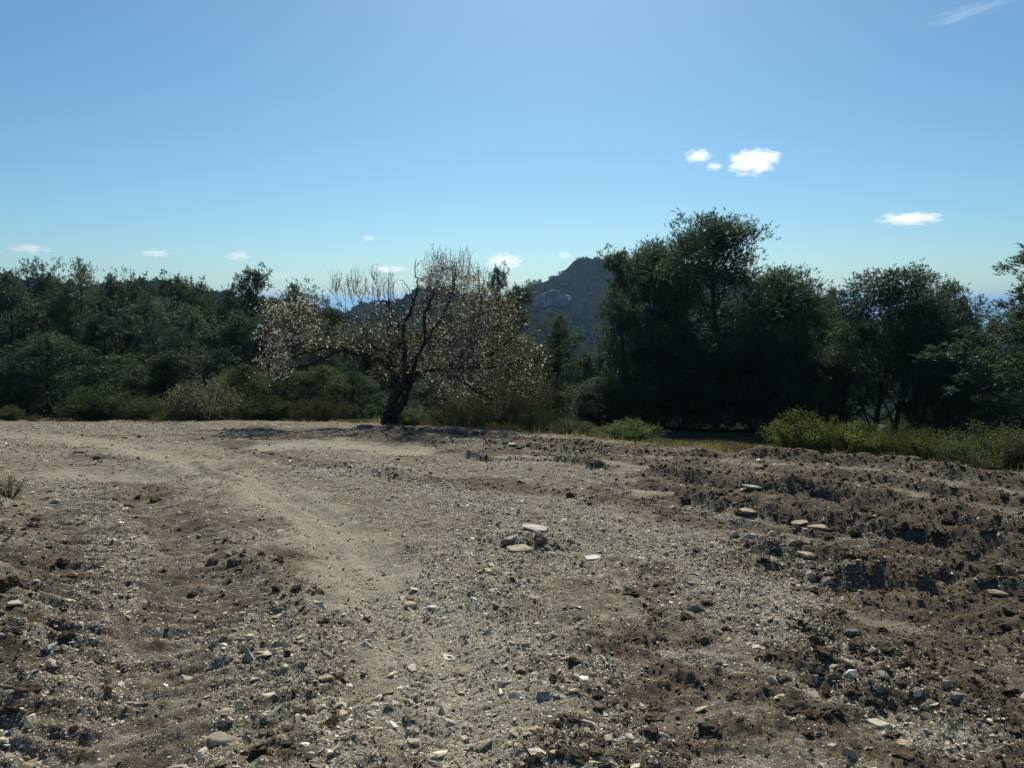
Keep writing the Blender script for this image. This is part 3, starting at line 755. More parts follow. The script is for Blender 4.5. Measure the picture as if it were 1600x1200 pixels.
# px, top py, width px, distance, kind, colour, label, category
TREES = [
 (40, 404, 120, 44, 'airy', G3, 'thin topped pine rising highest in the far left corner of the wood', 0),
 (125, 405, 90, 42, 'airy', G3, 'pale airy pine top second from the left on the skyline', 0),
 (82, 428, 80, 44, 'dense', G1, 'narrow dark pine between the two airy pines on the left skyline', 0),
 (172, 437, 90, 41, 'dense', G2, 'dark pine just right of the pale airy pine top', 0),
 (228, 444, 90, 44, 'dense', G1, 'small pine top below the low ridge on the left', 0),
 (276, 428, 70, 42, 'tall', G2, 'pointed pine cutting the skyline right of the low left ridge', 0),
 (318, 450, 90, 44, 'dense', G2, 'rounded pine sloping down right of the pointed left pine', 0),
 (355, 462, 90, 40, 'dense', G1, 'low dark pine left of the tall pine behind the almond', 0),
 (390, 417, 78, 34, 'tall', G1, 'tall dark pine standing clear left of the almond tree', 0),
 (456, 452, 100, 36, 'dense', G2, 'bushy pine rising behind the left side of the almond crown', 0),
 (15, 440, 120, 38, 'dense', G1, 'dark pine filling the left edge under the skyline', 0),
 (100, 455, 130, 34, 'dense', G1, 'broad dark pine below the two airy tops on the left', 0),
 (222, 474, 130, 32, 'airy', G3, 'greyish green pine in the middle of the left wood', 0),
 (300, 484, 120, 31, 'airy', G3, 'grey green pine right of the greyish one in the left wood', 0),
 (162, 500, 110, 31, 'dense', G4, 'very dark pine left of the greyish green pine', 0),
 (365, 500, 110, 30, 'dense', G2, 'mid height pine under the tall dark pine on the left', 0),
 (428, 505, 110, 30, 'dense', G1, 'dark pine behind the left almond branches', 0),
 (75, 522, 170, 26, 'round', G1, 'big rounded dark pine in front of the left wood', 0),
 (180, 556, 120, 27, 'round', G2, 'low green pine right of the big rounded one', 0),
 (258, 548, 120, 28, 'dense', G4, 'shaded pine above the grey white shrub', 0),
 (335, 545, 110, 28, 'airy', G3, 'feathery grey green pine behind the grey white shrub', 0),
 (-15, 560, 120, 25, 'round', G1, 'dark low pine cut by the left picture edge', 0),
 (382, 570, 80, 25, 'round', G5, 'yellow green young pine right of the grey white shrub', 0),
 (448, 575, 90, 25.5, 'round', G2, 'low young pine below the blossoming left almond branches', 0),
 (505, 572, 90, 26, 'round', G5, 'bushy young pine left of the almond trunk', 0),
 (552, 580, 80, 26.5, 'round', G1, 'small dark young pine close behind the almond trunk', 0),
 (513, 478, 66, 40, 'tall', G1, 'slim dark pine seen through the bare middle twigs of the almond', 0),
 (565, 508, 90, 38, 'dense', G2, 'pine behind the middle of the almond crown', 0),
 (630, 505, 90, 37, 'dense', G1, 'pine behind the central almond limbs', 0),
 (694, 480, 100, 36, 'dense', G2, 'pine behind the right half of the almond crown', 0),
 (776, 414, 44, 39, 'tall', G1, 'narrow pine tip poking above the right side of the almond', 0),
 (748, 452, 70, 38, 'tall', G2, 'pine left of the narrow tip behind the almond', 0),
 (808, 443, 66, 41, 'tall', G1, 'pine right of the narrow tip and left of the pale cliff', 0),
 (820, 520, 100, 33, 'airy', G3, 'grey green pine behind the right end of the almond', 0),
 (680, 590, 110, 27, 'round', G4, 'dark undergrowth pine right of the almond trunk', 0),
 (790, 545, 130, 23, 'twiggy', (.085, .08, .065), 'grey twiggy leafless looking tree right of the almond trunk', 0),
 (877, 493, 70, 29, 'dense', G2, 'young pine standing in the gap below the pale cliff', 0),
 (912, 550, 66, 26, 'dense', G1, 'slender pine with a dark trunk left of the big pine group', 0),
 (842, 545, 80, 28, 'dense', G1, 'dark bushy pine filling the gap right of the almond crown', 0),
 (935, 600, 90, 24, 'round', G4, 'low dark pine bush left of the leafy light green shrub', 0),
 (962, 560, 110, 31, 'airy', (.10, .11, .075), 'olive grey tree at the left foot of the big pine group', 0),
 (1010, 558, 100, 30, 'dense', OLIVE, 'olive green tree low in front of the big pine group', 0),
 (955, 610, 100, 25, 'round', G3, 'grey green bushy tree above the small leafy shrub', 0),
 (1120, 339, 215, 25, 'broad', G1, 'tallest pine with a broad double top right of centre', 0),
 (1018, 378, 120, 26, 'broad', G2, 'pine forming the left shoulder of the tall pine group', 0),
 (972, 388, 84, 27, 'tall', G2, 'slim pine at the far left of the tall pine group', 0),
 (1215, 420, 120, 25, 'broad', G1, 'pine forming the right shoulder of the tall pine group', 0),
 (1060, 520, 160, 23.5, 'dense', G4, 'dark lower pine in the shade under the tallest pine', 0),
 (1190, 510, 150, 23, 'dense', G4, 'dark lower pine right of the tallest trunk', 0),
 (1262, 452, 90, 27, 'dense', G1, 'pine sloping down right of the tall pine group', 0),
 (1303, 452, 90, 28, 'dense', G2, 'pine filling the dip between the two big groups', 0),
 (1382, 418, 160, 23.5, 'twin', G1, 'wide pine with forked dark trunks on the right', 0),
 (1452, 432, 110, 25, 'multi', G1, 'pine with several leaning trunks right of the forked one', 0),
 (1340, 500, 110, 24, 'airy', G3, 'pale feathery young pine left of the forked pine', 0),
 (1505, 464, 130, 26, 'dense', G2, 'low rounded pine right of the leaning trunks', 0),
 (1575, 486, 130, 27, 'dense', G3, 'greyish pine under the distant blue plain', 0),
 (1662, 368, 200, 19, 'tall', G1, 'tall dark pine reaching in from the right picture edge', 0),
 (1590, 545, 150, 22, 'round', G1, 'dark bushy pine at the right edge above the shrubs', 0),
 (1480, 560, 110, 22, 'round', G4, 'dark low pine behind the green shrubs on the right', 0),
 (1250, 560, 120, 24, 'dense', G1, 'dark pine behind the leafy green shrub row', 0),
 (315, 588, 92, 22.6, 'shrub_b', (.11, .11, .10), 'grey white leaved shrub in front of the left wood', 1),
 (212, 612, 90, 23, 'feather', (.05, .06, .045), 'soft silvery green shrub left of the grey white one', 1),
 (150, 602, 90, 23.2, 'shrub', (.04, .055, .028), 'dark leafy shrub at the foot of the left wood', 1),
 (15, 640, 34, 21.8, 'shrub', OLIVE, 'small yellow green shrub in the far left corner', 1),
 (52, 650, 22, 21.8, 'herb', OLIVE, 'tiny yellow green plant right of the far left shrub', 1),
 (275, 640, 60, 22.3, 'shrub_b', OLIVE, 'low olive shrub between the silvery and grey white shrubs', 1),
 (415, 618, 80, 22.8, 'shrub', (.035, .045, .026), 'dark green shrub below the left almond branches', 1),
 (500, 622, 90, 23, 'shrub_b', (.035, .043, .026), 'dark shrub left of the almond foot', 1),
 (640, 640, 50, 21.2, 'shrub', (.06, .09, .05), 'small green shrub at the right foot of the almond trunk', 1),
 (720, 628, 110, 21, 'shrub_b', (.06, .07, .045), 'low tangled shrub right of the almond trunk', 1),
 (840, 640, 80, 20, 'shrub_b', (.05, .06, .04), 'dim shrub below the right almond branches', 1),
 (895, 660, 60, 18.4, 'shrub_b', (.09, .10, .065), 'low greyish shrub left of the small leafy shrub', 1),
 (985, 656, 82, 16.9, 'shrub', (.10, .13, .065), 'small leafy light green shrub standing alone on the verge', 1),
 (1250, 642, 84, 14.6, 'shrub', (.115, .13, .05), 'tallest bright green leafy shrub at the left end of the row', 1),
 (1290, 650, 70, 14.6, 'feather', (.10, .115, .05), 'bright green shrub second in the row on the right', 1),
 (1345, 660, 80, 14.3, 'shrub', (.105, .12, .045), 'green leafy shrub in the middle of the row on the right', 1),
 (1400, 660, 74, 14.0, 'feather', (.09, .10, .045), 'green shrub fourth in the row on the right', 1),
 (1452, 670, 66, 13.4, 'shrub', (.09, .105, .04), 'last leafy green shrub at the right end of the row', 1),
 (1500, 690, 60, 12.8, 'feather', (.10, .12, .075), 'soft grey green tuft right of the leafy row', 1),
 (1545, 660, 130, 12.9, 'feather', (.085, .10, .07), 'wide feathery grey green shrub near the right edge', 1),
 (1600, 655, 90, 12.6, 'feather', (.095, .10, .075), 'grey green shrub cut by the right picture edge', 1),
 (1530, 704, 60, 11.9, 'herb', OLIVE, 'low rounded olive plant in front of the feathery shrub', 1),
 (10, 742, 44, 9.6, 'herb', (.12, .11, .075), 'small dry herb on the left bank above the rocks', 1),
]
def build_trees():
    for i, (px, py, w, dist, kd, col, lab, sh) in enumerate(TREES):
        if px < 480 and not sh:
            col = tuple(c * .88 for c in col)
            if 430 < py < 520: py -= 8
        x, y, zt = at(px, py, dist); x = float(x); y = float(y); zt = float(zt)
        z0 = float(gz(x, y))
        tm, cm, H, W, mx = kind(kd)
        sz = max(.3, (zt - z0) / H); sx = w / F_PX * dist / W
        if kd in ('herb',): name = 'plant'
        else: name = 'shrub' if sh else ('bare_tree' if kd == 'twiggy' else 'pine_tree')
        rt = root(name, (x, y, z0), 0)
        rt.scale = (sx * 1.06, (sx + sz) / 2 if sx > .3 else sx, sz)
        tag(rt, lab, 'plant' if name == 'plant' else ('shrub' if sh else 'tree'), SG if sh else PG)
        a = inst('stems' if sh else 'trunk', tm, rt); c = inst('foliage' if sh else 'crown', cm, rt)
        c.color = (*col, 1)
        if i % 2:
            rt.scale.x *= -1
build_trees()

# ------------------------------------------------------------------ the almond tree in blossom
def build_almond():
    rs = np.random.RandomState(77); D0 = 21.2
    bx, by = gnd(612, 664); bx = float(bx); base_z = float(gz(bx, D0))
    def w(px, py, dy=0.0):
        x, y, z = at(px, py, D0 + dy); return np.array([float(x), D0 + dy, float(z)])
    b0 = np.array([w(600, 664)[0], D0, base_z - .3])
    wood = Acc(); nodes = []; nr = []
    def limb(P, r0, r1, sides=9):
        P = np.array(P); n = max(6, len(P) * 4); t = np.linspace(0, len(P) - 1, n)
        # smooth through the points
        q = np.stack([np.interp(t, np.arange(len(P)), P[:, k]) for k in range(3)], 1)
        for _ in range(2): q[1:-1] = (q[:-2] + 2 * q[1:-1] + q[2:]) / 4
        q[1:-1] += rs.normal(size=(n - 2, 3)) * .022
        rr = np.linspace(r0, r1, n) * (1 + .12 * (rs.rand(n) - .5)); tube(wood, q, rr, sides, .22, rs)
        nodes.extend(q[2:]); nr.extend(rr[2:])
    limb([b0, w(606, 648), w(615, 626), w(627, 606), w(634, 594)], .16, .12, 12)
    limb([w(616, 648), w(632, 625), w(641, 602), w(646, 588)], .08, .09, 10)
    limb([b0 + [.18, 0, .1], w(618, 650), w(634, 624)], .11, .07, 10)
    L = [([w(622, 604), w(612, 582), w(596, 562), w(575, 556), w(556, 553), w(538, 545), w(518, 541), w(500, 546), w(478, 551), w(455, 560)], .11, .03),
         ([w(540, 546), w(520, 552, -.3), w(500, 563, -.4), w(480, 570, -.5), w(450, 580, -.5)], .05, .02),
         ([w(500, 545), w(480, 530, .3), w(455, 515, .5), w(440, 490, .6)], .05, .02),
         ([w(470, 553), w(445, 545), w(425, 530), w(415, 500)], .035, .015),
         ([w(626, 596, .1), w(610, 560, .3), w(600, 546, .5), w(575, 540, .6), w(548, 536, .7), w(540, 520, .8)], .08, .025),
         ([w(632, 596), w(634, 570), w(631, 540), w(628, 515), w(640, 490), w(648, 470), w(652, 448)], .085, .018),
         ([w(631, 520), w(618, 500, .2), w(612, 480), w(600, 470), w(585, 472)], .05, .02),
         ([w(630, 535, -.1), w(612, 540), w(606, 520), w(614, 492)], .05, .02),
         ([w(640, 590), w(650, 560, -.3), w(668, 530, -.5), w(690, 500, -.6), w(705, 460, -.6), w(712, 425, -.6)], .065, .012),
         ([w(642, 588), w(665, 580, .2), w(700, 576, .4), w(740, 574, .5), w(780, 575, .6), (w(815, 583, .6)), w(845, 592, .6)], .09, .015),
         ([w(700, 576, .3), w(725, 550), w(745, 515), w(752, 480), w(750, 445)], .045, .01),
         ([w(740, 574, .4), w(775, 548, .2), w(805, 525, 0), w(822, 500)], .05, .015),
         ([w(780, 575, .5), w(815, 560, -.2), w(840, 560, -.4), w(858, 572, -.4)], .04, .015),
         ([w(668, 532, -.5), w(660, 500, -.9), w(672, 470, -1), w(684, 440, -1)], .05, .015),
         ([w(700, 577, .4), w(720, 595, -.3), w(745, 612, -.6), w(770, 625, -.7)], .04, .015)]
    for P, a, b in L: limb(P, a, b)
    # the bare broken twigs above the middle
    limb([w(652, 448), w(651, 430), w(649, 415), w(650, 404)], .02, .008, 5); limb([w(650, 415), w(657, 409), w(661, 407)], .009, .005, 4)
    limb([w(646, 475, .2), w(642, 456, .2), w(633, 443), w(625, 438)], .015, .006, 5)
    # crown lobes in the photograph's pixels: centre, half sizes, depth, targets
    lobes = [(445, 520, 44, 62, 1.0, 270), (480, 500, 30, 34, .8, 80), (430, 575, 34, 26, .7, 70), (520, 535, 50, 26, .9, 80), (590, 520, 60, 36, .9, 120),
             (605, 580, 34, 26, .7, 40), (705, 490, 66, 72, 1.5, 560), (765, 515, 66, 66, 1.4, 480), (818, 575, 44, 46, 1.1, 190), (735, 590, 84, 44, 1.2, 280), (665, 545, 46, 46, 1.0, 150), (695, 435, 42, 26, .8, 90)]
    T = []
    for cx, cyy, hx, hy, dp, n in lobes:
        u = unit(rs.normal(size=(n, 3))) * rs.uniform(.45, 1.05, (n, 1))
        for a in u: T.append((w(cx + a[0] * hx, cyy + a[1] * hy, a[2] * dp), 1))
    bare = [(545, 452, 30, 24, 60), (598, 448, 18, 24, 36), (702, 420, 34, 26, 70), (745, 430, 16, 14, 16), (610, 470, 40, 16, 20)]
    for cx, cyy, hx, hy, n in bare:
        for _ in range(n):
            T.append((w(cx + rs.uniform(-1, 1) * hx, cyy + rs.uniform(-1, .6) * hy, rs.normal(0, .5)), 0))
    nd = np.array(nodes); nrr = np.array(nr)
    d0 = [np.min(np.linalg.norm(nd - t[0], axis=1)) for t in T]
    order = np.argsort(d0); twig = Acc()
    leafy = []; bareP = []
    nd = list(nd); nrr = list(nrr)
    for oi in order:
        t, leaf = T[oi]; A = np.array(nd); dd = t - A; dist = np.linalg.norm(dd, axis=1)
        cost = dist * (1 + .35 * (dd[:, 2] < -.1)) if leaf else np.abs(dd[:, 2]) + 4.0 * np.hypot(dd[:, 0], dd[:, 1]) + 9 * (dd[:, 2] < 0.1) + .4 * (dist < .3)
        k = int(np.argmin(cost)); L_ = dist[k]
        if L_ < .04: continue
        n = max(3, int(L_ / .14) + 2); P = curve_pts(A[k], t, n, .07 if leaf else .025, rs)
        P[:, 2] += np.sin(np.linspace(0, np.pi, n)) * .05 * L_ * (1 if leaf else -.3)
        r0 = min(nrr[k] * .75, .006 + .016 * L_); r1 = .0035 if leaf else .0028
        rr = np.linspace(max(r0, r1), r1, n); tube(twig, P, rr, 4)
        for a, b in zip(P[1:], rr[1:]): nd.append(a); nrr.append(b)
        (leafy if leaf else bareP).extend([(P[i], unit(P[i] - P[i - 1])) for i in range(1, n)])
        # spur twigs
        for _ in range(3 if leaf else 4):
            q = P[rs.randint(1, n)]; v = unit(rs.normal(size=3) * (1 if leaf else .55) + [0, 0, .9 if leaf else 1.6]); e = q + v * rs.uniform(.12, .34)
            tube(twig, np.stack([q, (q + e) / 2 + rs.normal(size=3) * .015, e]), [.004, .003, .002], 3)
            for s in (.5, .75, 1): (leafy if leaf else bareP).append((q + (e - q) * s, v))
    r0 = root('almond_tree', tuple(b0 + [0, 0, .3]))
    off = np.array(b0 + [0, 0, .3])
    tag(r0, 'old almond tree with dark forked trunk and pinkish white blossom at the track edge', 'tree')
    v, f = wood.get(); mk('trunk', v - off, f, M_abark, r0, smooth=True)
    v, f = twig.get(); mk('branches', v - off, f, M_abark, r0)
    Pq = np.array([a for a, b in leafy]); Dq = np.array([b for a, b in leafy])
    k = rs.randint(0, len(Pq), 30000); P = Pq[k] + rs.normal(size=(len(k), 3)) * .035; D = unit(Dq[k] + rs.normal(size=(len(k), 3)) * .9)
    V, F = leafs(P, D, rs.uniform(.03, .065, len(k)), rs.uniform(.008, .015, len(k)), rs); mk('leaves', V - off, F, M_almleaf, r0)
    kb = rs.randint(0, len(bareP), 500); Pb = np.array([a for a, b in bareP])[kb] + rs.normal(size=(500, 3)) * .02
    # flowers: five petals round a centre, denser on the left lobe and the middle of the right
    xs = (Pq[:, 0]); pxx = 800 + xs / D0 * F_PX
    wt = .6 + 1.1 * (pxx < 500) + .8 * ((pxx > 650) & (pxx < 760)); wt /= wt.sum()
    k = rs.choice(len(Pq), 3300, p=wt); C_ = np.concatenate([Pq[k] + rs.normal(size=(3300, 3)) * .03, Pb[:220]])
    nf = len(C_); nn = unit(rs.normal(size=(nf, 3)) + [0, -.4, .4]); a1 = unit(np.cross(nn, rs.normal(size=(nf, 3)))); a2 = np.cross(nn, a1)
    PP, DD = [], []
    for q in range(5):
        an = q * 2 * np.pi / 5; PP.append(C_); DD.append(unit(a1 * math.cos(an) + a2 * math.sin(an) + nn * .35))
    sz = np.tile(rs.uniform(.02, .037, nf) * np.where(rs.rand(nf) < .12, 1.5, 1), 5)
    V, F = leafs(np.concatenate(PP), np.concatenate(DD), sz, sz * .42, rs); mk('blossoms', V - off, F, M_petal, r0)
build_almond()

# ------------------------------------------------------------------ grass and litter on the verge
def build_grass():
    rs = np.random.RandomState(31)
    def patch(n, x0, x1, s0, s1, h, dens=1.0):
        x = rs.uniform(x0, x1, n); y = edge(x) + rs.uniform(s0, s1, n); m = fbm(x / .6, y / .6, 44, 3) > (-.05 + .3 * (1 - dens))
        x, y = x[m], y[m]; P = np.stack([x, y, gz(x, y) - .01], 1); D = unit(rs.normal(size=(len(x), 3)) * [.45, .45, .1] + [0, 0, 1])
        return P, D, rs.uniform(.4, 1.2, len(x)) * h
    A = [patch(1700, -14, 1, -.1, 1.6, .14, .6), patch(2600, 1.5, 6.0, -.1, 1.9, .13, .7), patch(1500, 5.5, 9, .0, 1.5, .2, .8), patch(1200, -4, 1.5, .2, 2.2, .25, .8), patch(700, 6, 12, -1.2, 0, .1, .3), patch(2400, -15, 2, -.9, 1.2, .09, .4)]
    P = np.concatenate([a[0] for a in A]); D = np.concatenate([a[1] for a in A]); L = np.concatenate([a[2] for a in A])
    V, F = blades(P, D, L, np.full(len(P), .006), rs)
    tag(mk('grass', V, F, M_grass), 'dry yellowish grass growing along the edge of the worked ground', 'grass', kind='stuff')
build_grass()

# ------------------------------------------------------------------ far woods on the slopes, the cliff and the house
def blob(seed, ntri):
    rs = np.random.RandomState(seed); d = unit(rs.normal(size=(ntri, 3))); d[:, 2] = np.abs(d[:, 2]) * .9 + .05
    P = d * rs.uniform(.75, 1.05, (ntri, 1)); D = unit(d + rs.normal(size=d.shape) * .8)
    V, F = blades(P - D * .12, D, np.full(ntri, .42), np.full(ntri, .2), rs)
    bm = bmesh.new(); bmesh.ops.create_icosphere(bm, subdivisions=1, radius=.8); bm.verts.index_update(); bmesh.ops.triangulate(bm, faces=bm.faces)
    v2 = np.array([v.co[:] for v in bm.verts]) * [1, 1, .95]; f2 = np.array([[v.index for v in f.verts] for f in bm.faces]); bm.free()
    return np.concatenate([V, v2]), np.concatenate([F, f2 + len(V)])
def build_woods():
    rs = np.random.RandomState(51)
    def run(name, n, r0, r1, size, temps, hw, label, col, power=1.0, keep=None):
        a = rs.uniform(-hw, hw, n) * np.pi / 180; r = np.exp(rs.uniform(np.log(r0), np.log(r1), n)); x = r * np.sin(a); y = r * np.cos(a)
        m = (beyond(x, y) > 14)
        if keep is not None: m &= keep(x, y)
        x, y, r = x[m], y[m], r[m]; s = size(r, rs); z = gz(x, y)
        Sc = np.stack([s, s, s * rs.uniform(.8, 1.5, len(s))], 1); A = np.stack([np.zeros(len(s)), np.zeros(len(s)), rs.uniform(0, 6.3, len(s))], 1)
        o = joined(name, temps, np.stack([x, y, z], 1), Sc, A, None, M_woods, None); o.color = (*col, 1)
        tag(o, label, 'woods', kind='stuff')
    nocliff = lambda x, y: ~((np.abs(y - 740) < 50) & (x > 15) & (x < 60))
    run('woods', 1300, 46, 260, lambda r, rs: rs.uniform(1.2, 2.6, len(r)) * (.8 + r / 260), [blob(i, 100) for i in range(6)], 38,
        'mixed pine wood filling the valley behind the first trees', (.042, .058, .032))
    run('scrub', 9000, 240, 1250, lambda r, rs: rs.uniform(1.6, 3.6, len(r)) * (.6 + r / 1400), [blob(20 + i, 12) for i in range(6)], 37,
        'dark evergreen scrub covering the far hillsides', (.014, .022, .015), keep=nocliff)
    # single pines breaking the far skyline
build_woods()

def build_cliff():
    rs = np.random.RandomState(61); Y = 735.0
    # a face of pale limestone, bulging and fissured, between two heights
    pxs = np.linspace(838, 892, 60); n = len(pxs); rows = 26
    V = []
    for j in range(rows):
        f = j / (rows - 1)
        for i, px in enumerate(pxs):
            u = i / (n - 1); top = 455 + 3 * math.sin(u * 9) + 7 * (2 * u - 1) ** 4 + 2 * float(perlin(u * 9, 3.3, 4)); bot = 482 - 7 * u - 9 * (2 * u - 1) ** 4 + 6 * float(perlin(u * 5, 1.3, 4))
            x, y, z = at(px, bot + (top - bot) * f, Y - 12 * math.sin(u * math.pi) + 8 * f + 3.0 * float(fbm(u * 7, f * 3, 5, 4)) + 2.5 * float(perlin(u * 22, f * 1.5, 8)))
            V.append((float(x), float(y), float(z)))
    # back of the block, buried in the hill
    m = len(V)
    for (x, y, z) in list(V): V.append((x, y + 40, z - 2))
    F = []
    for j in range(rows - 1):
        for i in range(n - 1):
            a = j * n + i; F.append((a, a + 1, a + n + 1, a + n)); F.append((m + a, m + a + n, m + a + n + 1, m + a + 1))
    for i in range(n - 1):
        a = (rows - 1) * n + i; F.append((a, a + 1, m + a + 1, m + a)); F.append((i + 1, i, m + i, m + i + 1))
    for j in range(rows - 1):
        a = j * n; F.append((a, a + n, m + a + n, m + a)); a = j * n + n - 1; F.append((a + n, a, m + a, m + a + n))
    mt, nt, b, out = mat('cliff_limestone', .9); tc = N(nt, 'TexCoord').outputs['Object']
    mp = N(nt, 'Mapping'); mp.inputs['Scale'].default_value = (1, .3, .35); nt.links.new(tc, mp.inputs[0])
    n1 = noise(nt, mp.outputs[0], .35, 7, .7)
    nt.links.new(ramp(nt, n1, [(.38, (.06, .06, .05)), (.5, (.24, .23, .2)), (.68, (.48, .46, .42))]), b.inputs['Base Color'])
    bp = N(nt, 'Bump'); bp.inputs['Distance'].default_value = 1.2; nt.links.new(n1, bp.inputs['Height']); nt.links.new(bp.outputs[0], b.inputs['Normal'])
    o = mk('cliff', V, F, mt); tag(o, 'pale limestone cliff face below the far hilltop', kind='structure')
build_cliff()

def box(acc, x0, x1, y0, y1, z0, z1):
    v = [(x, y, z) for z in (z0, z1) for y in (y0, y1) for x in (x0, x1)]
    acc.add(v, [(0, 2, 1), (1, 2, 3), (4, 5, 6), (5, 7, 6), (0, 1, 4), (1, 5, 4), (2, 6, 3), (3, 6, 7), (0, 4, 2), (2, 4, 6), (1, 3, 5), (3, 7, 5)])
def build_house():
    x, y, z = at(817, 457, 690); x, y, z = float(x), float(y), float(z)
    r = root('farmhouse', (x, y, z - 4))
    tag(r, 'low pale house with a light roof beside the far cliff', 'house')
    mw, nt, b, o = mat('house_render', .9); tc = N(nt, 'TexCoord').outputs['Object']; nt.links.new(ramp(nt, noise(nt, tc, 2, 3), [(.3, (.35, .31, .25)), (.7, (.48, .43, .36))]), b.inputs['Base Color'])
    mr, nt, b, o = mat('house_roof', .7); tc = N(nt, 'TexCoord').outputs['Object']; nt.links.new(ramp(nt, noise(nt, tc, 3, 3), [(.3, (.5, .46, .42)), (.7, (.68, .64, .6))]), b.inputs['Base Color'])
    md, nt, b, o = mat('house_window', .3); b.inputs['Base Color'].default_value = (.03, .035, .04, 1)
    a = Acc(); box(a, -4.5, 4.5, 0, 7, -8, 3.2); v, f = a.get(); mk('wall', v, f, mw, r)
    v = [(-5, -.5, 3.1), (5, -.5, 3.1), (5, 7.5, 3.1), (-5, 7.5, 3.1), (-5, 3.5, 4.6), (5, 3.5, 4.6)]
    mk('roof', v, [(0, 1, 5), (0, 5, 4), (2, 3, 4), (2, 4, 5), (0, 4, 3), (1, 2, 5), (0, 3, 2), (0, 2, 1)], mr, r)
    for wx in (-3, 0, 3):
        a = Acc(); box(a, wx - .5, wx + .5, -.06, .05, 1, 2.2); v, f = a.get(); mk('window', v, f, md, r)
build_house()
def far_pines():
    tm, cm, H, W, mx = kind('tall')
    L = [(835, 437, 9, 'small pine furthest left on the far ridge line'), (843, 436, 8, 'small round pine second on the far ridge line'), (863, 432, 8, 'small pine on the far ridge above the cliff'),
         (875, 424, 7, 'lone pine highest on the slope of the far ridge'), (828, 441, 16, 'clump of far pines above the pale house')]
    for px, py, w, lab in L:
        d = 880 if px > 830 else 860
        x, y, zt = at(px, py, d); x, y, zt = float(x), float(y), float(zt)
        z0 = float(gz(x, y)); r = root('pine_tree', (x, y, min(z0, zt - 4)))
        sz = max(.6, (zt - min(z0, zt - 4)) / H); r.scale = (w / F_PX * d / W, w / F_PX * d / W, sz)
        tag(r, lab, 'tree', 'pines on the far ridge'); inst('trunk', tm, r); c = inst('crown', cm, r); c.color = (*G1, 1)
far_pines()

# ------------------------------------------------------------------ clouds, beyond and above the haze
def cloud_material(dens):
    m = bpy.data.materials.new('cloud_vapour'); m.use_nodes = True; nt = m.node_tree; nt.nodes.clear()
    out = N(nt, 'OutputMaterial'); v = N(nt, 'VolumePrincipled'); v.inputs['Color'].default_value = (1, 1, 1, 1); v.inputs['Anisotropy'].default_value = .75
    tc = N(nt, 'TexCoord').outputs['Object']
    ln = N(nt, 'VectorMath', operation='LENGTH'); nt.links.new(tc, ln.inputs[0])
    oi = N(nt, 'ObjectInfo'); ad = N(nt, 'VectorMath', operation='ADD'); nt.links.new(tc, ad.inputs[0])
    cmb = N(nt, 'CombineXYZ'); nt.links.new(math_(nt, 'MULTIPLY', oi.outputs['Random'], 40.0), cmb.inputs[0]); nt.links.new(cmb.outputs[0], ad.inputs[1])
    n = noise(nt, ad.outputs[0], 2.6, 7, .66)
    f = math_(nt, 'SUBTRACT', math_(nt, 'MULTIPLY', n, 4.2), math_(nt, 'ADD', ln.outputs['Value'], 1.35))
    f = math_(nt, 'MULTIPLY', f, 2.2, True)
    nt.links.new(math_(nt, 'MULTIPLY', f, dens), v.inputs['Density'])
    nt.links.new(v.outputs[0], out.inputs['Volume']); return m
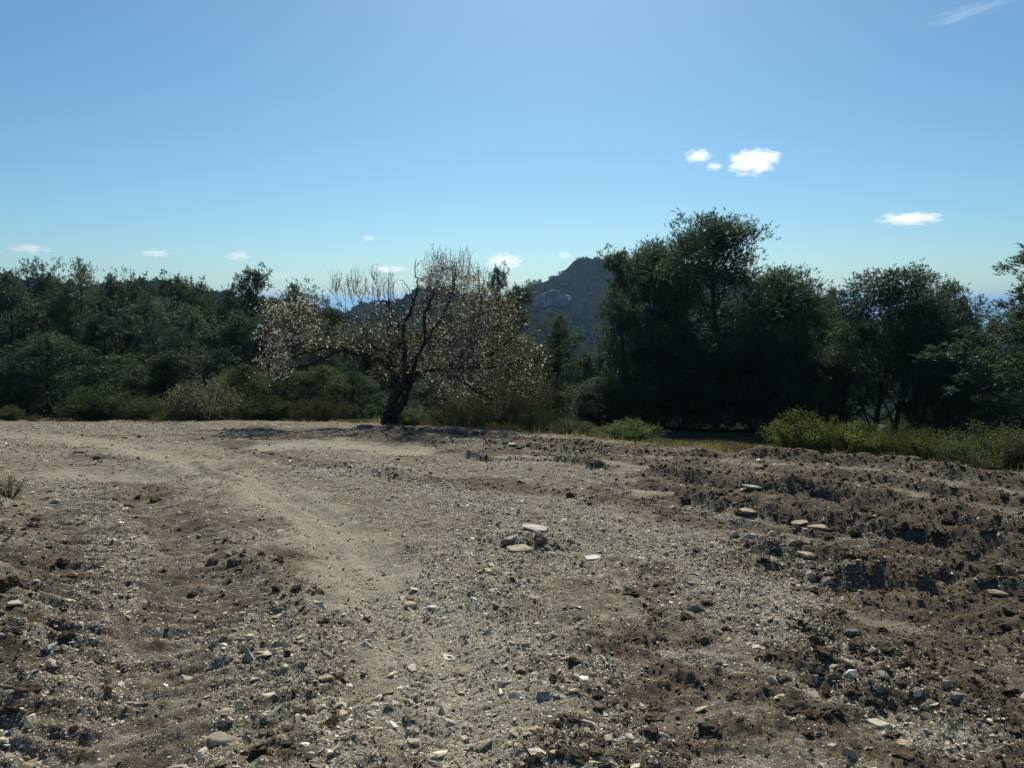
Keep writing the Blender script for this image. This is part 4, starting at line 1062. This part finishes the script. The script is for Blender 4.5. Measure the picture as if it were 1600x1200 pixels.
def build_clouds():
    M1 = cloud_material(.008); M2 = cloud_material(.0014); M3 = cloud_material(.0004)
    v, f = None, None
    bm = bmesh.new(); bmesh.ops.create_icosphere(bm, subdivisions=3, radius=1.0); bm.verts.index_update()
    V = np.array([q.co[:] for q in bm.verts]); F = np.array([[q.index for q in t.verts] for t in bm.faces]); bm.free()
    V *= (1.0 + .08 * np.sin(V[:, :1] * 7))
    me1 = mk('cloud', V, F, M1, link=False, smooth=True); me2 = mk('cloud', V, F, M2, link=False, smooth=True); me3 = mk('cloud', V, F, M3, link=False, smooth=True)
    L = [(1177, 254, 74, 34, 1, 'largest white cloud above the tall pines'), (1204, 242, 34, 12, 1, 'wisp joined to the upper right of the largest cloud'), (1091, 244, 40, 18, 1, 'small white puff left of the largest cloud'),
         (1116, 260, 26, 11, 1, 'tiny puff between the small white puff and the largest cloud'), (1425, 342, 96, 17, 1, 'flat long white cloud over the right pines'),
         (46, 389, 60, 15, 1, 'low white cloud over the far left trees'), (243, 396, 50, 12, 1, 'small low cloud over the left ridge'), (280, 394, 26, 9, 0, 'faint speck of cloud right of the cloud over the left ridge'),
         (372, 400, 38, 13, 1, 'small cloud left of the almond tree'), (445, 431, 84, 11, 0, 'thin streak of cloud just above the trees left of the almond'), (576, 372, 20, 9, 1, 'tiny high puff above the almond'),
         (607, 421, 60, 10, 1, 'flat cloud above the middle of the almond'), (788, 409, 60, 22, 1, 'puffy low cloud right of the almond top'), (846, 400, 20, 9, 0, 'faint puff between the almond and the hill'), (884, 399, 24, 10, 1, 'small puff just left of the far hilltop'),
         (355, 440, 60, 8, 0, 'faint streak low over the left wood'), (1515, 18, 130, 11, 0, 'faint streak of high cloud in the upper right corner')]
    for px, py, w, h, dn, lab in L:
        d = 9000.0; x, y, z = map(float, at(px, py, d)); s = d / F_PX
        if py < 100: d = 9000.0
        o = inst('cloud', me3 if py < 100 else (me1 if dn else me2), None, (x, y, z), (0, rad(-14) if px in (1176, 1202, 1515) else 0, 0), (w * s * .58, w * s * .45, h * s * .68))
        tag(o, lab, 'cloud', 'small clouds in the sky')
build_clouds()

# ------------------------------------------------------------------ the air
def build_haze():
    zb = -1 + float(GZ.min()); zt = 62.0; a = Acc(); box(a, -23000, 23000, -23000, 23000, zb, zt); v, f = a.get()
    m = bpy.data.materials.new('air_haze'); m.use_nodes = True; nt = m.node_tree; nt.nodes.clear(); out = N(nt, 'OutputMaterial')
    p = N(nt, 'VolumePrincipled'); p.inputs['Color'].default_value = (.33, .60, .95, 1); p.inputs['Density'].default_value = 0.00012; p.inputs['Anisotropy'].default_value = .3
    nt.links.new(p.outputs[0], out.inputs['Volume'])
    tag(mk('haze', v, f, m), kind='stuff')
build_haze()
print('tris', sum(len(m.polygons) for m in bpy.data.meshes), 'objects', len(S.objects))
